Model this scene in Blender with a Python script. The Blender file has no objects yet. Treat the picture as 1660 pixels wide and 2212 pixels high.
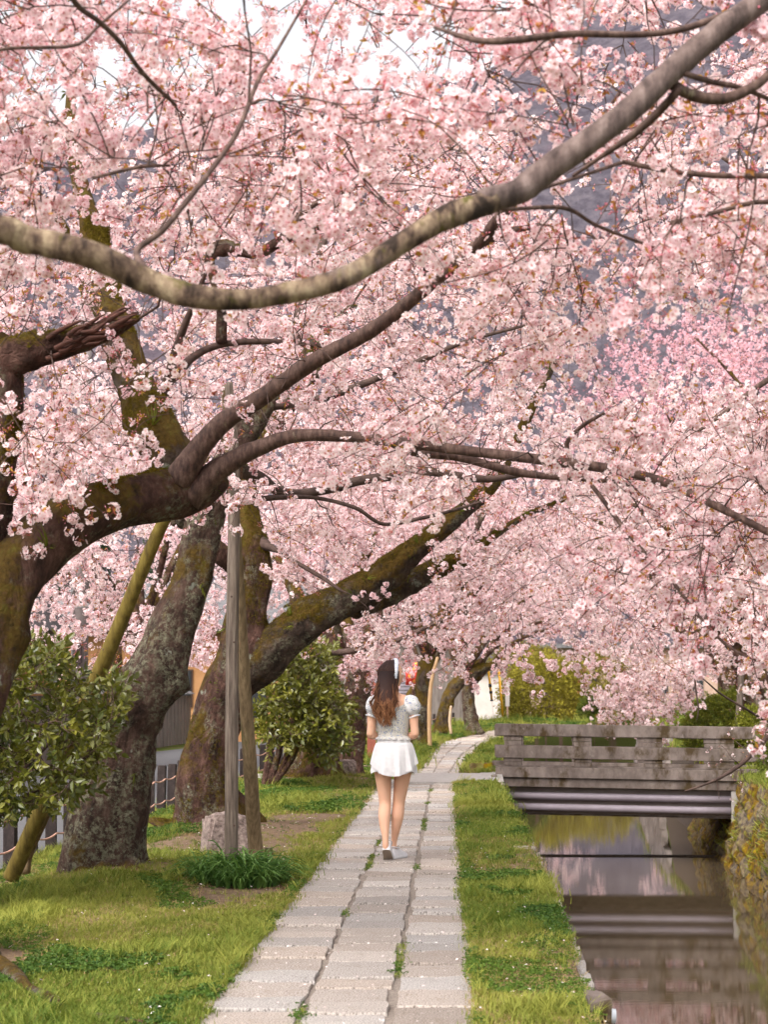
import bpy, math, random
import numpy as np
from mathutils import Vector, Matrix, Euler

SC = bpy.context.scene
COL = SC.collection
rng = np.random.default_rng(7)
random.seed(7)
R = math.radians
PI = math.pi

# ------------------------------------------------------------------ camera
FPX, VPX, VPY, CAMZ = 4000.0, 967.0, 1500.0, 1.33      # pixels of a 1660 x 2212 frame
PITCH = math.atan2(VPY - 1106, FPX)
YAW = math.atan((VPX - 830) / FPX * math.cos(PITCH))
cam = bpy.data.objects.new('camera', bpy.data.cameras.new('camera'))
COL.objects.link(cam)
cam.location = (0, 0, CAMZ)
cam.rotation_euler = (PI / 2 + PITCH, 0, YAW)
cam.data.sensor_fit = 'HORIZONTAL'
cam.data.sensor_width = 24.0
cam.data.lens = FPX / 1660 * 24.0
cam.data.clip_end = 3000
cam.data.dof.use_dof = True
cam.data.dof.focus_distance = 15.0
cam.data.dof.aperture_fstop = 5.0
SC.camera = cam

# ------------------------------------------------------------------ sky and sun
SUN_EL, SUN_ROT = R(48), R(215)
W = bpy.data.worlds.new('World')
SC.world = W
W.use_nodes = True
wn, wl = W.node_tree.nodes, W.node_tree.links
wn.clear()
sky = wn.new('ShaderNodeTexSky')
sky.sky_type = 'NISHITA'
sky.sun_disc = False
sky.sun_elevation = SUN_EL
sky.sun_rotation = SUN_ROT
sky.dust_density = 4.0
bw = wn.new('ShaderNodeRGBToBW')
tn = wn.new('ShaderNodeMix'); tn.data_type = 'RGBA'; tn.blend_type = 'MULTIPLY'; tn.inputs[0].default_value = 1.0
tn.inputs[7].default_value = (1.0, 0.965, 0.95, 1)
mx = wn.new('ShaderNodeMix'); mx.data_type = 'RGBA'; mx.inputs[0].default_value = 0.88
bg = wn.new('ShaderNodeBackground'); bg.inputs[1].default_value = 0.15
wo = wn.new('ShaderNodeOutputWorld')
wl.new(sky.outputs[0], bw.inputs[0]); wl.new(bw.outputs[0], tn.inputs[6])
wl.new(sky.outputs[0], mx.inputs[6]); wl.new(tn.outputs[2], mx.inputs[7])
wl.new(mx.outputs[2], bg.inputs[0]); wl.new(bg.outputs[0], wo.inputs[0])

sun = bpy.data.objects.new('sun', bpy.data.lights.new('sun', 'SUN'))
COL.objects.link(sun)
sun.data.energy = 0.9
sun.data.angle = R(34)
sun.data.color = (1.0, 0.94, 0.87)
sd = Vector((math.sin(SUN_ROT) * math.cos(SUN_EL), math.cos(SUN_ROT) * math.cos(SUN_EL), math.sin(SUN_EL)))
sun.rotation_euler = sd.to_track_quat('Z', 'Y').to_euler()
sun.location = (-5, -5, 20)

SC.view_settings.view_transform = 'Standard'
SC.view_settings.look = 'None'
SC.view_settings.gamma = 1.0
SC.view_settings.use_curve_mapping = False
SC.view_settings.exposure = 1.78
SC.cycles.use_denoising = True
SC.cycles.max_bounces = 10
SC.cycles.diffuse_bounces = 6
SC.cycles.glossy_bounces = 4
SC.cycles.transmission_bounces = 6
SC.cycles.caustics_reflective = False
SC.cycles.caustics_refractive = False
SC.cycles.sample_clamp_indirect = 6.0

# ------------------------------------------------------------------ pixel -> point
_RM = Euler((PI / 2 + PITCH, 0, YAW)).to_matrix()
RM = np.array(_RM)


def at(px, py, Y):
    d = RM @ np.array([px - 830.0, -(py - 1106.0), -FPX])
    return np.array([0, 0, CAMZ]) + d * (Y / d[1])


def at_n(P):
    P = np.asarray(P, float)
    d = np.stack([P[:, 0] - 830.0, -(P[:, 1] - 1106.0), np.full(len(P), -FPX)], 1) @ RM.T
    return np.array([0, 0, CAMZ]) + d * (P[:, 2] / d[:, 1])[:, None]


# ------------------------------------------------------------------ numpy noise
def _hash(i, j, k, s):
    h = (i * 374761393 + j * 668265263 + k * 2147483647 + s * 974711) & 0xFFFFFFFF
    h = ((h ^ (h >> 13)) * 1274126177) & 0xFFFFFFFF
    return ((h ^ (h >> 16)) & 0xFFFF) / 32767.5 - 1.0


def vnoise(p, s=0):
    p = np.asarray(p, float)
    f = np.floor(p).astype(np.int64)
    t = p - f
    t = t * t * (3 - 2 * t)
    out = 0
    for a in (0, 1):
        wa = t[:, 0] if a else 1 - t[:, 0]
        for b in (0, 1):
            wb = t[:, 1] if b else 1 - t[:, 1]
            for c in (0, 1):
                wc = t[:, 2] if c else 1 - t[:, 2]
                out = out + wa * wb * wc * _hash(f[:, 0] + a, f[:, 1] + b, f[:, 2] + c, s)
    return out


def fbm(p, s=0, o=3):
    p = np.asarray(p, float)
    r = 0
    a = 1.0
    for k in range(o):
        r = r + a * vnoise(p * (2.03 ** k), s + k)
        a *= 0.5
    return r


# ------------------------------------------------------------------ object helpers
def mesh_np(name, V, quads=None, tris=None, mats=(), qm=None, tm=None, smooth=True, attrs=None):
    me = bpy.data.meshes.new(name)
    V = np.asarray(V, np.float32)
    q = np.zeros((0, 4), np.int32) if quads is None or len(quads) == 0 else np.asarray(quads, np.int32)
    t = np.zeros((0, 3), np.int32) if tris is None or len(tris) == 0 else np.asarray(tris, np.int32)
    me.vertices.add(len(V)); me.vertices.foreach_set('co', V.ravel())
    nl = q.size + t.size
    me.loops.add(nl); me.loops.foreach_set('vertex_index', np.concatenate([q.ravel(), t.ravel()]))
    npoly = len(q) + len(t)
    me.polygons.add(npoly)
    ls = np.concatenate([np.arange(len(q)) * 4, q.size + np.arange(len(t)) * 3]).astype(np.int32)
    me.polygons.foreach_set('loop_start', ls)
    if qm is not None or tm is not None:
        a = np.zeros(len(q), np.int32) if qm is None else np.asarray(qm, np.int32)
        b = np.zeros(len(t), np.int32) if tm is None else np.asarray(tm, np.int32)
        me.polygons.foreach_set('material_index', np.concatenate([a, b]))
    me.polygons.foreach_set('use_smooth', np.full(npoly, smooth))
    if attrs:
        for k, v in attrs.items():
            at_ = me.attributes.new(k, 'FLOAT', 'POINT')
            at_.data.foreach_set('value', np.asarray(v, np.float32))
    for m in mats:
        me.materials.append(m)
    me.update(calc_edges=True)
    me.validate()
    return me


class MB:
    """collects boxes, tubes and patches for one mesh"""
    def __init__(s):
        s.v = []; s.q = []; s.t = []; s.qm = []; s.tm = []; s.n = 0; s.a = []

    def add(s, V, q=None, t=None, m=0, a=None):
        V = np.asarray(V, float).reshape(-1, 3)
        if q is not None and len(q):
            s.q.append(np.asarray(q) + s.n); s.qm.append(np.full(len(q), m))
        if t is not None and len(t):
            s.t.append(np.asarray(t) + s.n); s.tm.append(np.full(len(t), m))
        s.v.append(V); s.n += len(V)
        s.a.append(np.zeros(len(V)) if a is None else np.broadcast_to(np.asarray(a, float), (len(V),)))

    def box(s, c, d, rz=0.0, m=0, jit=0.0, top=1.0, rot=None):
        x, y, z = np.array(d) / 2
        P = np.array([[-x, -y, -z], [x, -y, -z], [x, y, -z], [-x, y, -z], [-x * top, -y * top, z], [x * top, -y * top, z], [x * top, y * top, z], [-x * top, y * top, z]])
        if jit:
            P = P + rng.uniform(-jit, jit, P.shape)
        if rot is not None:
            P = P @ np.array(rot).T
        if rz:
            cs, sn = math.cos(rz), math.sin(rz)
            P = P @ np.array([[cs, sn, 0], [-sn, cs, 0], [0, 0, 1]])
        s.add(P + np.array(c), [[0, 3, 2, 1], [4, 5, 6, 7], [0, 1, 5, 4], [1, 2, 6, 5], [2, 3, 7, 6], [3, 0, 4, 7]], m=m)

    def tube(s, P, r, n=6, m=0, cap=True, a=None, ell=None):
        P = np.asarray(P, float)
        k = len(P)
        r = np.broadcast_to(np.asarray(r, float), (k,))
        T = np.gradient(P, axis=0)
        T /= np.linalg.norm(T, axis=1)[:, None] + 1e-9
        ref = np.array([0, 0, 1.0]) if abs(T[:, 2]).mean() < 0.8 else np.array([1.0, 0, 0])
        U = np.cross(T, ref); U /= np.linalg.norm(U, axis=1)[:, None] + 1e-9
        Vv = np.cross(T, U)
        th = np.arange(n) * 2 * PI / n
        ev = 1.0 if ell is None else ell
        V = P[:, None] + r[:, None, None] * (np.cos(th)[None, :, None] * U[:, None] + ev * np.sin(th)[None, :, None] * Vv[:, None])
        V = V.reshape(-1, 3)
        i = np.arange(k - 1)[:, None] * n
        j = np.arange(n)[None]
        j2 = (j + 1) % n
        q = np.stack([i + j, i + n + j, i + n + j2, i + j2], -1).reshape(-1, 4)
        aa = None
        if a is not None:
            aa = np.repeat(np.broadcast_to(np.asarray(a, float), (k,)), n)
        if cap:
            V = np.vstack([V, P[0], P[-1]])
            if aa is not None:
                aa = np.append(aa, [aa[0], aa[-1]])
            t = [[k * n, b, (b + 1) % n] for b in range(n)] + [[k * n + 1, (k - 1) * n + (b + 1) % n, (k - 1) * n + b] for b in range(n)]
            s.add(V, q, t, m, aa)
        else:
            s.add(V, q, None, m, aa)

    def mesh(s, name, mats, smooth=True, attr=None):
        V = np.vstack(s.v)
        return mesh_np(name, V, np.vstack(s.q) if s.q else None, np.vstack(s.t) if s.t else None, mats,
                       np.concatenate(s.qm) if s.qm else None, np.concatenate(s.tm) if s.tm else None, smooth,
                       {attr: np.concatenate(s.a)} if attr else None)


def link(name, me, parent=None, **props):
    o = bpy.data.objects.new(name, me)
    COL.objects.link(o)
    if parent is not None:
        o.parent = parent
        loc = Vector((0, 0, 0))
        p = parent
        inv = Matrix.Identity(4)
        chain = []
        while p is not None:
            chain.append(p)
            p = p.parent
        base = chain[-1]
        if parent is base:
            o.matrix_parent_inverse = base.matrix_basis.inverted()
    for k, v in props.items():
        o[k] = v
    return o


def thing(name, loc, label, cat, group=None):
    o = bpy.data.objects.new(name, None)
    COL.objects.link(o)
    o.empty_display_size = 0.2
    o.location = loc
    o['label'] = label
    o['category'] = cat
    if group:
        o['group'] = group
    bpy.context.view_layer.update() if False else None
    o.matrix_basis = Matrix.Translation(Vector(loc))
    return o


# ------------------------------------------------------------------ materials
def new_mat(name):
    m = bpy.data.materials.new(name)
    m.use_nodes = True
    m.node_tree.nodes.clear()
    return m, m.node_tree.nodes, m.node_tree.links


def N(n, t, **k):
    x = n.new(t)
    for a, b in k.items():
        if a.startswith('i_'):
            x.inputs[a[2:].replace('_', ' ')].default_value = b
        else:
            setattr(x, a, b)
    return x


def ramp(n, stops, interp='LINEAR'):
    r = n.new('ShaderNodeValToRGB')
    r.color_ramp.interpolation = interp
    e = r.color_ramp.elements
    while len(e) < len(stops):
        e.new(0.5)
    for i, (p, c) in enumerate(stops):
        e[i].position = p
        e[i].color = (*c, 1) if len(c) == 3 else c
    return r


def mixc(n, l, f, a, b, blend='MIX'):
    x = n.new('ShaderNodeMix'); x.data_type = 'RGBA'; x.blend_type = blend
    for s, v in ((x.inputs[0], f), (x.inputs[6], a), (x.inputs[7], b)):
        if hasattr(v, 'is_linked') or hasattr(v, 'links'):
            l.new(v, s)
        elif isinstance(v, tuple):
            s.default_value = (*v, 1) if len(v) == 3 else v
        else:
            s.default_value = v
    return x.outputs[2]


def noise_mat(name, stops, scale=8.0, detail=6.0, rough=0.9, bump=0.3, bscale=None, spec=0.3, stretch=None, rnd=0.0, second=None, coord='Object', dist=0.01, distort=0.0):
    """colour ramp over noise; bump from finer noise; optional per-object random brightness; second = (ramp stops for a mask, colour, scale)"""
    m, n, l = new_mat(name)
    tc = N(n, 'ShaderNodeTexCoord')
    src = tc.outputs[coord]
    if stretch:
        mp = N(n, 'ShaderNodeMapping'); mp.inputs['Scale'].default_value = stretch
        l.new(src, mp.inputs[0]); src = mp.outputs[0]
    no = N(n, 'ShaderNodeTexNoise'); no.inputs['Scale'].default_value = scale; no.inputs['Detail'].default_value = detail; no.inputs['Roughness'].default_value = 0.65
    no.inputs['Distortion'].default_value = distort
    l.new(src, no.inputs['Vector'])
    cr = ramp(n, stops)
    l.new(no.outputs['Fac'], cr.inputs[0])
    c = cr.outputs[0]
    if second:
        for (lo, hi, col, sc) in second:
            n2 = N(n, 'ShaderNodeTexNoise'); n2.inputs['Scale'].default_value = sc; n2.inputs['Detail'].default_value = 7; n2.inputs['Roughness'].default_value = 0.7
            l.new(src, n2.inputs['Vector'])
            mr = ramp(n, [(lo, (0, 0, 0)), (hi, (1, 1, 1))])
            l.new(n2.outputs['Fac'], mr.inputs[0])
            c = mixc(n, l, mr.outputs[0], c, col)
    if rnd:
        oi = N(n, 'ShaderNodeObjectInfo')
        mr = N(n, 'ShaderNodeMapRange'); mr.inputs[3].default_value = 1 - rnd; mr.inputs[4].default_value = 1 + rnd
        l.new(oi.outputs['Random'], mr.inputs[0])
        hs = N(n, 'ShaderNodeHueSaturation')
        l.new(mr.outputs[0], hs.inputs['Value']); l.new(c, hs.inputs['Color'])
        wn_ = N(n, 'ShaderNodeMapRange'); wn_.inputs[3].default_value = 0.6; wn_.inputs[4].default_value = 1.5
        fr = N(n, 'ShaderNodeMath', operation='FRACT'); mu = N(n, 'ShaderNodeMath', operation='MULTIPLY'); mu.inputs[1].default_value = 17.3
        l.new(oi.outputs['Random'], mu.inputs[0]); l.new(mu.outputs[0], fr.inputs[0]); l.new(fr.outputs[0], wn_.inputs[0]); l.new(wn_.outputs[0], hs.inputs['Saturation'])
        c = hs.outputs[0]
    b = N(n, 'ShaderNodeBsdfPrincipled')
    b.inputs['Roughness'].default_value = rough
    b.inputs['Specular IOR Level'].default_value = spec
    l.new(c, b.inputs['Base Color'])
    if bump:
        n3 = N(n, 'ShaderNodeTexNoise'); n3.inputs['Scale'].default_value = bscale or scale * 4; n3.inputs['Detail'].default_value = 8; n3.inputs['Roughness'].default_value = 0.7
        l.new(src, n3.inputs['Vector'])
        bp = N(n, 'ShaderNodeBump'); bp.inputs['Strength'].default_value = bump; bp.inputs['Distance'].default_value = dist
        l.new(n3.outputs['Fac'], bp.inputs['Height']); l.new(bp.outputs[0], b.inputs['Normal'])
    o = N(n, 'ShaderNodeOutputMaterial')
    l.new(b.outputs[0], o.inputs[0])
    return m


def plain(name, col, rough=0.7, spec=0.3, metal=0.0):
    m, n, l = new_mat(name)
    b = N(n, 'ShaderNodeBsdfPrincipled')
    b.inputs['Base Color'].default_value = (*col, 1)
    b.inputs['Roughness'].default_value = rough
    b.inputs['Specular IOR Level'].default_value = spec
    b.inputs['Metallic'].default_value = metal
    l.new(b.outputs[0], N(n, 'ShaderNodeOutputMaterial').inputs[0])
    return m


def leaf_mat(name, dark, light, trans=0.4, gloss=0.5, attr='tint', extra=None):
    """leaf / petal: diffuse + translucent + sheen, colour by the copy's own tint"""
    m, n, l = new_mat(name)
    a = N(n, 'ShaderNodeAttribute', attribute_type='INSTANCER', attribute_name=attr)
    c = mixc(n, l, a.outputs['Fac'], dark, light)
    if extra:
        r = N(n, 'ShaderNodeAttribute', attribute_type='GEOMETRY', attribute_name='rad')
        rp = ramp(n, extra)
        l.new(r.outputs['Fac'], rp.inputs[0])
        c = mixc(n, l, 1.0, c, rp.outputs[0], 'MULTIPLY')
    d = N(n, 'ShaderNodeBsdfPrincipled'); d.inputs['Roughness'].default_value = 1 - gloss
    d.inputs['Specular IOR Level'].default_value = gloss
    t = N(n, 'ShaderNodeBsdfTranslucent')
    l.new(c, d.inputs['Base Color']); l.new(c, t.inputs['Color'])
    mxs = N(n, 'ShaderNodeMixShader'); mxs.inputs[0].default_value = trans
    l.new(d.outputs[0], mxs.inputs[1]); l.new(t.outputs[0], mxs.inputs[2])
    l.new(mxs.outputs[0], N(n, 'ShaderNodeOutputMaterial').inputs[0])
    return m


def bark_mat(name, moss=0.5, lichen=0.5, warm=1.0, ring=0.0, scale=1.0):
    m, n, l = new_mat(name)
    tc = N(n, 'ShaderNodeTexCoord'); src = tc.outputs['Object']

    def nz(sc, det=7, ro=0.68, st=None):
        x = N(n, 'ShaderNodeTexNoise'); x.inputs['Scale'].default_value = sc * scale; x.inputs['Detail'].default_value = det; x.inputs['Roughness'].default_value = ro
        s_ = src
        if st:
            mp = N(n, 'ShaderNodeMapping'); mp.inputs['Scale'].default_value = st; l.new(src, mp.inputs[0]); s_ = mp.outputs[0]
        l.new(s_, x.inputs['Vector'])
        return x.outputs['Fac']
    f = nz(9, 8, 0.7, (1, 1, 0.45))
    cr = ramp(n, [(0.32, (0.010 * warm, 0.007, 0.005)), (0.5, (0.060 * warm, 0.040, 0.030)), (0.70, (0.15 * warm, 0.110, 0.085))])
    l.new(f, cr.inputs[0]); c = cr.outputs[0]
    if lichen:
        g = nz(3.2); g2 = nz(26, 8, 0.8)
        mr = ramp(n, [(0.60 - 0.2 * lichen, (0, 0, 0)), (0.72 - 0.2 * lichen, (1, 1, 1))]); l.new(g, mr.inputs[0])
        m2 = ramp(n, [(0.47, (0, 0, 0)), (0.56, (1, 1, 1))]); l.new(g2, m2.inputs[0])
        mul = mixc(n, l, 1.0, mr.outputs[0], m2.outputs[0], 'MULTIPLY')
        c = mixc(n, l, mul, c, (0.225, 0.215, 0.145))
        m3 = ramp(n, [(0.66, (0, 0, 0)), (0.70, (1, 1, 1))]); l.new(nz(5.5, 4, 0.6), m3.inputs[0])
        c = mixc(n, l, m3.outputs[0], c, (0.30, 0.31, 0.25))
    if moss:
        geo = N(n, 'ShaderNodeNewGeometry'); sx = N(n, 'ShaderNodeSeparateXYZ'); l.new(geo.outputs['Normal'], sx.inputs[0])
        ad = N(n, 'ShaderNodeMath', operation='MULTIPLY_ADD'); ad.inputs[1].default_value = 0.13; l.new(sx.outputs[2], ad.inputs[0]); l.new(nz(2.3, 6, 0.7), ad.inputs[2])
        mr = ramp(n, [(0.66 - 0.22 * moss, (0, 0, 0)), (0.76 - 0.22 * moss, (1, 1, 1))]); l.new(ad.outputs[0], mr.inputs[0])
        mc = ramp(n, [(0.3, (0.04, 0.028, 0.005)), (0.5, (0.105, 0.060, 0.009)), (0.7, (0.115, 0.095, 0.012))]); l.new(nz(14, 6), mc.inputs[0])
        c = mixc(n, l, mr.outputs[0], c, mc.outputs[0])
    b = N(n, 'ShaderNodeBsdfPrincipled'); b.inputs['Roughness'].default_value = 0.92; b.inputs['Specular IOR Level'].default_value = 0.2
    l.new(c, b.inputs['Base Color'])
    v = N(n, 'ShaderNodeTexVoronoi'); v.feature = 'DISTANCE_TO_EDGE'; v.inputs['Scale'].default_value = 26 * scale
    mp = N(n, 'ShaderNodeMapping'); mp.inputs['Scale'].default_value = (1, 1, 0.5); l.new(src, mp.inputs[0])
    dn = mixc(n, l, 0.12, mp.outputs[0], N(n, 'ShaderNodeTexNoise', ).outputs['Color'])
    l.new(dn, v.inputs['Vector'])
    sm = N(n, 'ShaderNodeMath', operation='MULTIPLY_ADD'); sm.inputs[1].default_value = 0.9
    l.new(v.outputs['Distance'], sm.inputs[0]); l.new(nz(40, 8, 0.75), sm.inputs[2])
    bp = N(n, 'ShaderNodeBump'); bp.inputs['Strength'].default_value = 1.0; bp.inputs['Distance'].default_value = 0.055
    l.new(sm.outputs[0], bp.inputs['Height']); l.new(bp.outputs[0], b.inputs['Normal'])
    l.new(b.outputs[0], N(n, 'ShaderNodeOutputMaterial').inputs[0])
    return m


M = {}
M['petal'] = leaf_mat('petal', (0.90, 0.705, 0.75), (0.945, 0.86, 0.862), trans=0.45, gloss=0.05,
                      extra=[(0.0, (0.62, 0.20, 0.26)), (0.12, (0.86, 0.52, 0.58)), (0.30, (0.99, 0.93, 0.93)), (1.0, (1, 0.98, 0.98))])
M['petal_pink'] = leaf_mat('petal_pink', (0.80, 0.54, 0.62), (0.89, 0.71, 0.76), trans=0.45, gloss=0.05,
                           extra=[(0.0, (0.55, 0.10, 0.16)), (0.2, (0.85, 0.5, 0.55)), (0.34, (0.98, 0.9, 0.9)), (1.0, (1, 0.97, 0.97))])
M['calyx'] = leaf_mat('calyx', (0.42, 0.07, 0.08), (0.50, 0.14, 0.10), trans=0.2, gloss=0.2)
M['bud'] = leaf_mat('bud', (0.75, 0.22, 0.30), (0.85, 0.42, 0.48), trans=0.3, gloss=0.2)
M['young_leaf'] = leaf_mat('young_leaf', (0.34, 0.13, 0.03), (0.42, 0.27, 0.04), trans=0.4, gloss=0.3)
M['twig'] = noise_mat('twig', [(0.3, (0.04, 0.022, 0.018)), (0.7, (0.12, 0.07, 0.055))], 30, rough=0.8)
M['camellia_leaf'] = leaf_mat('camellia_leaf', (0.045, 0.062, 0.006), (0.20, 0.19, 0.022), trans=0.3, gloss=0.62)
M['shrub_leaf'] = leaf_mat('shrub_leaf', (0.16, 0.13, 0.012), (0.34, 0.30, 0.03), trans=0.35, gloss=0.3)
M['hedge_leaf'] = leaf_mat('hedge_leaf', (0.07, 0.10, 0.008), (0.20, 0.21, 0.014), trans=0.3, gloss=0.35)
M['grass'] = leaf_mat('grass', (0.07, 0.125, 0.010), (0.30, 0.31, 0.055), trans=0.4, gloss=0.3)
M['lily_leaf'] = leaf_mat('lily_leaf', (0.045, 0.12, 0.02), (0.14, 0.25, 0.05), trans=0.3, gloss=0.5)
M['clover'] = leaf_mat('clover', (0.03, 0.075, 0.008), (0.09, 0.155, 0.015), trans=0.3, gloss=0.35)
M['fern'] = leaf_mat('fern', (0.07, 0.09, 0.008), (0.16, 0.17, 0.015), trans=0.35, gloss=0.3)
M['moss'] = leaf_mat('moss_blade', (0.065, 0.042, 0.006), (0.17, 0.13, 0.015), trans=0.2, gloss=0.1)
M['straw'] = leaf_mat('straw', (0.20, 0.13, 0.05), (0.42, 0.31, 0.14), trans=0.3, gloss=0.2)
M['bark_old'] = bark_mat('bark_old', moss=0.5, lichen=0.92, warm=1.2)
M['bark_moss'] = bark_mat('bark_moss', moss=0.95, lichen=0.5)
M['bark_dark'] = bark_mat('bark_dark', moss=0.72, lichen=0.5, warm=1.35)
M['bark_limb'] = noise_mat('bark_limb', [(0.40, (0.022, 0.012, 0.007)), (0.47, (0.10, 0.062, 0.042)), (0.55, (0.22, 0.155, 0.10)), (0.64, (0.36, 0.28, 0.18))], 9, 8, stretch=(2.2, 1, 1), bump=0.9, bscale=45, rough=0.85, dist=.015, second=[(0.57, 0.64, (0.09, 0.075, 0.012), 7), (0.60, 0.70, (0.17, 0.125, 0.115), 2.2)])
M['bark_young'] = noise_mat('bark_young', [(0.3, (0.022, 0.012, 0.010)), (0.5, (0.075, 0.042, 0.033)), (0.72, (0.17, 0.11, 0.088))], 14, stretch=(2.5, 1, 1), bump=0.5, bscale=60, rough=0.75,
                            second=[(0.64, 0.72, (0.20, 0.17, 0.11), 5)])
M['bark_limb_brown'] = noise_mat('bark_limb_brown', [(0.36, (0.05, 0.032, 0.028)), (0.5, (0.125, 0.085, 0.075)), (0.66, (0.22, 0.16, 0.142))], 9, 8, stretch=(2.6, 1, 1), bump=0.9, bscale=45, rough=0.8, dist=.015, second=[(0.64, 0.72, (0.26, 0.22, 0.15), 3.5)])
M['branch'] = noise_mat('branch', [(0.3, (0.028, 0.016, 0.013)), (0.7, (0.10, 0.062, 0.05))], 20, rough=0.8, bump=0.3, bscale=80)

# ------------------------------------------------------------------ instancing of uncountable stuff
def scatter(name, P, ROT, S, IDX, TINT, sources, parent=None, **props):
    """one object: sources are meshes, one copy of one of them at every point"""
    P = np.asarray(P, np.float32)
    n = len(P)
    me = bpy.data.meshes.new(name)
    me.vertices.add(n); me.vertices.foreach_set('co', P.ravel())
    def A(k, t, f, v, dt):
        a = me.attributes.new(k, t, 'POINT'); a.data.foreach_set(f, np.ascontiguousarray(v, dt).ravel())
    A('rot', 'FLOAT_VECTOR', 'vector', ROT, np.float32)
    A('scl', 'FLOAT', 'value', S, np.float32)
    A('idx', 'INT', 'value', IDX, np.int32)
    A('tint', 'FLOAT', 'value', np.clip(TINT, 0, 1), np.float32)
    o = link(name, me, parent, **props)
    key = 'scatter_' + '_'.join(s.name for s in sources)
    ng = bpy.data.node_groups.get(key[:60])
    if ng is None:
        ng = bpy.data.node_groups.new(key[:60], 'GeometryNodeTree')
        ng.interface.new_socket('Geometry', in_out='INPUT', socket_type='NodeSocketGeometry')
        ng.interface.new_socket('Geometry', in_out='OUTPUT', socket_type='NodeSocketGeometry')
        nn, L = ng.nodes, ng.links
        gi = nn.new('NodeGroupInput'); go = nn.new('NodeGroupOutput')
        j = nn.new('GeometryNodeJoinGeometry')
        for s in reversed(sources):
            so = bpy.data.objects.new(s.name, s)
            oi = nn.new('GeometryNodeObjectInfo'); oi.inputs['Object'].default_value = so; oi.inputs['As Instance'].default_value = False
            g2 = nn.new('GeometryNodeGeometryToInstance'); L.new(oi.outputs['Geometry'], g2.inputs[0]); L.new(g2.outputs[0], j.inputs[0])
        iop = nn.new('GeometryNodeInstanceOnPoints'); iop.inputs['Pick Instance'].default_value = True

        def na(nm, t):
            x = nn.new('GeometryNodeInputNamedAttribute'); x.data_type = t; x.inputs['Name'].default_value = nm
            return x.outputs['Attribute']
        L.new(gi.outputs[0], iop.inputs['Points']); L.new(j.outputs[0], iop.inputs['Instance'])
        L.new(na('idx', 'INT'), iop.inputs['Instance Index'])
        e = nn.new('FunctionNodeEulerToRotation'); L.new(na('rot', 'FLOAT_VECTOR'), e.inputs[0]); L.new(e.outputs[0], iop.inputs['Rotation'])
        L.new(na('scl', 'FLOAT'), iop.inputs['Scale'])
        L.new(iop.outputs[0], go.inputs[0])
    md = o.modifiers.new('scatter', 'NODES'); md.node_group = ng
    return o


def dir_rot(D, roll):
    D = D / (np.linalg.norm(D, axis=1)[:, None] + 1e-9)
    return np.stack([roll, -np.arcsin(np.clip(D[:, 2], -1, 1)), np.arctan2(D[:, 1], D[:, 0])], 1)

# ------------------------------------------------------------------ the lie of the land
I = np.interp
def path_l(y): return I(y, [0, 28, 31.6, 41, 52, 67, 80, 95, 130], [-1.03, -1.05, -.56, -.46, -.17, 1.25, 3.2, 6.0, 13])
def path_r(y): return I(y, [0, 28, 31.6, 41, 52, 67, 80, 95, 130], [.115, .125, .27, .62, 1.27, 2.8, 4.9, 7.8, 15])
def edge_l(y): return I(y, [0, 7.5, 11, 16, 29, 33, 41, 52, 67, 80, 95, 130], [.56, .60, .66, .735, .70, .80, 1.15, 2.0, 3.6, 5.7, 8.6, 17])
def wall_b(y): return I(y, [0, 25, 45, 52, 67, 80, 95, 130], [3.75, 4.30, 5.1, 5.5, 6.7, 8.4, 11.2, 19.5])
def bank_z(y): return I(y, [0, 33, 45, 60, 89, 130], [-.02, 0.0, .1, .35, .80, 1.1])
def shift(y): return I(y, [0, 30, 41, 52, 67, 80, 95, 130], [0, 0, .45, .8, 2.2, 4.2, 7, 14])
WATER, WATER_UP, WEIR_Y = -1.41, -1.385, 32.1


def dirt_f(x, y):
    p = np.stack([x * 1.1, y * 0.55, np.zeros_like(x)], 1)
    f = 0.20 + 0.50 * fbm(p, 3, 4)
    f = f + 1.05 * np.exp(-((x + 1.45) / 0.36) ** 2) * (0.45 + 0.8 * vnoise(np.stack([x * .6, y * 0.45 + 5, x * 0], 1), 9)) * (y < 27)
    for tx, ty, rr in ((-2.54, 13.8, .55), (-2.35, 18.3, .7), (-1.95, 28, 1.1), (-2.6, 9.3, .6), (-1.3, 20.5, .4)):
        f = f + 0.9 * np.exp(-((x - tx) ** 2 + (y - ty) ** 2) / rr ** 2)
    f = f + 0.22 * np.exp(-((x - (edge_l(y) - .12)) / 0.10) ** 2) * (vnoise(np.stack([x * 0, y * 1.1, x * 0], 1), 4) > 0.1) * (x > 0)
    return np.clip(f, 0, 1)


def ground_z(x, y):
    x = np.asarray(x, float); y = np.asarray(y, float)
    u = x - shift(y)
    z = -0.24 * np.clip((-2.5 - u) / 1.35, 0, 1) * I(y, [0, 35, 60], [1, 1, .3])
    z = z + 0.018 * vnoise(np.stack([x * 1.5, y * 1.5, x * 0], 1), 5) * (u < -1.1)
    for tx, ty, hh, rr in ((-2.54, 13.8, .10, .7), (-2.35, 18.3, .10, .9), (-1.95, 28, .12, 1.2)):
        z = z + hh * np.exp(-((x - tx) ** 2 + (y - ty) ** 2) / rr ** 2)
    z = np.where((x > wall_b(y)), bank_z(y) + 0.05 * np.clip(x - wall_b(y) - 1.5, 0, 8), z)
    return z


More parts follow.
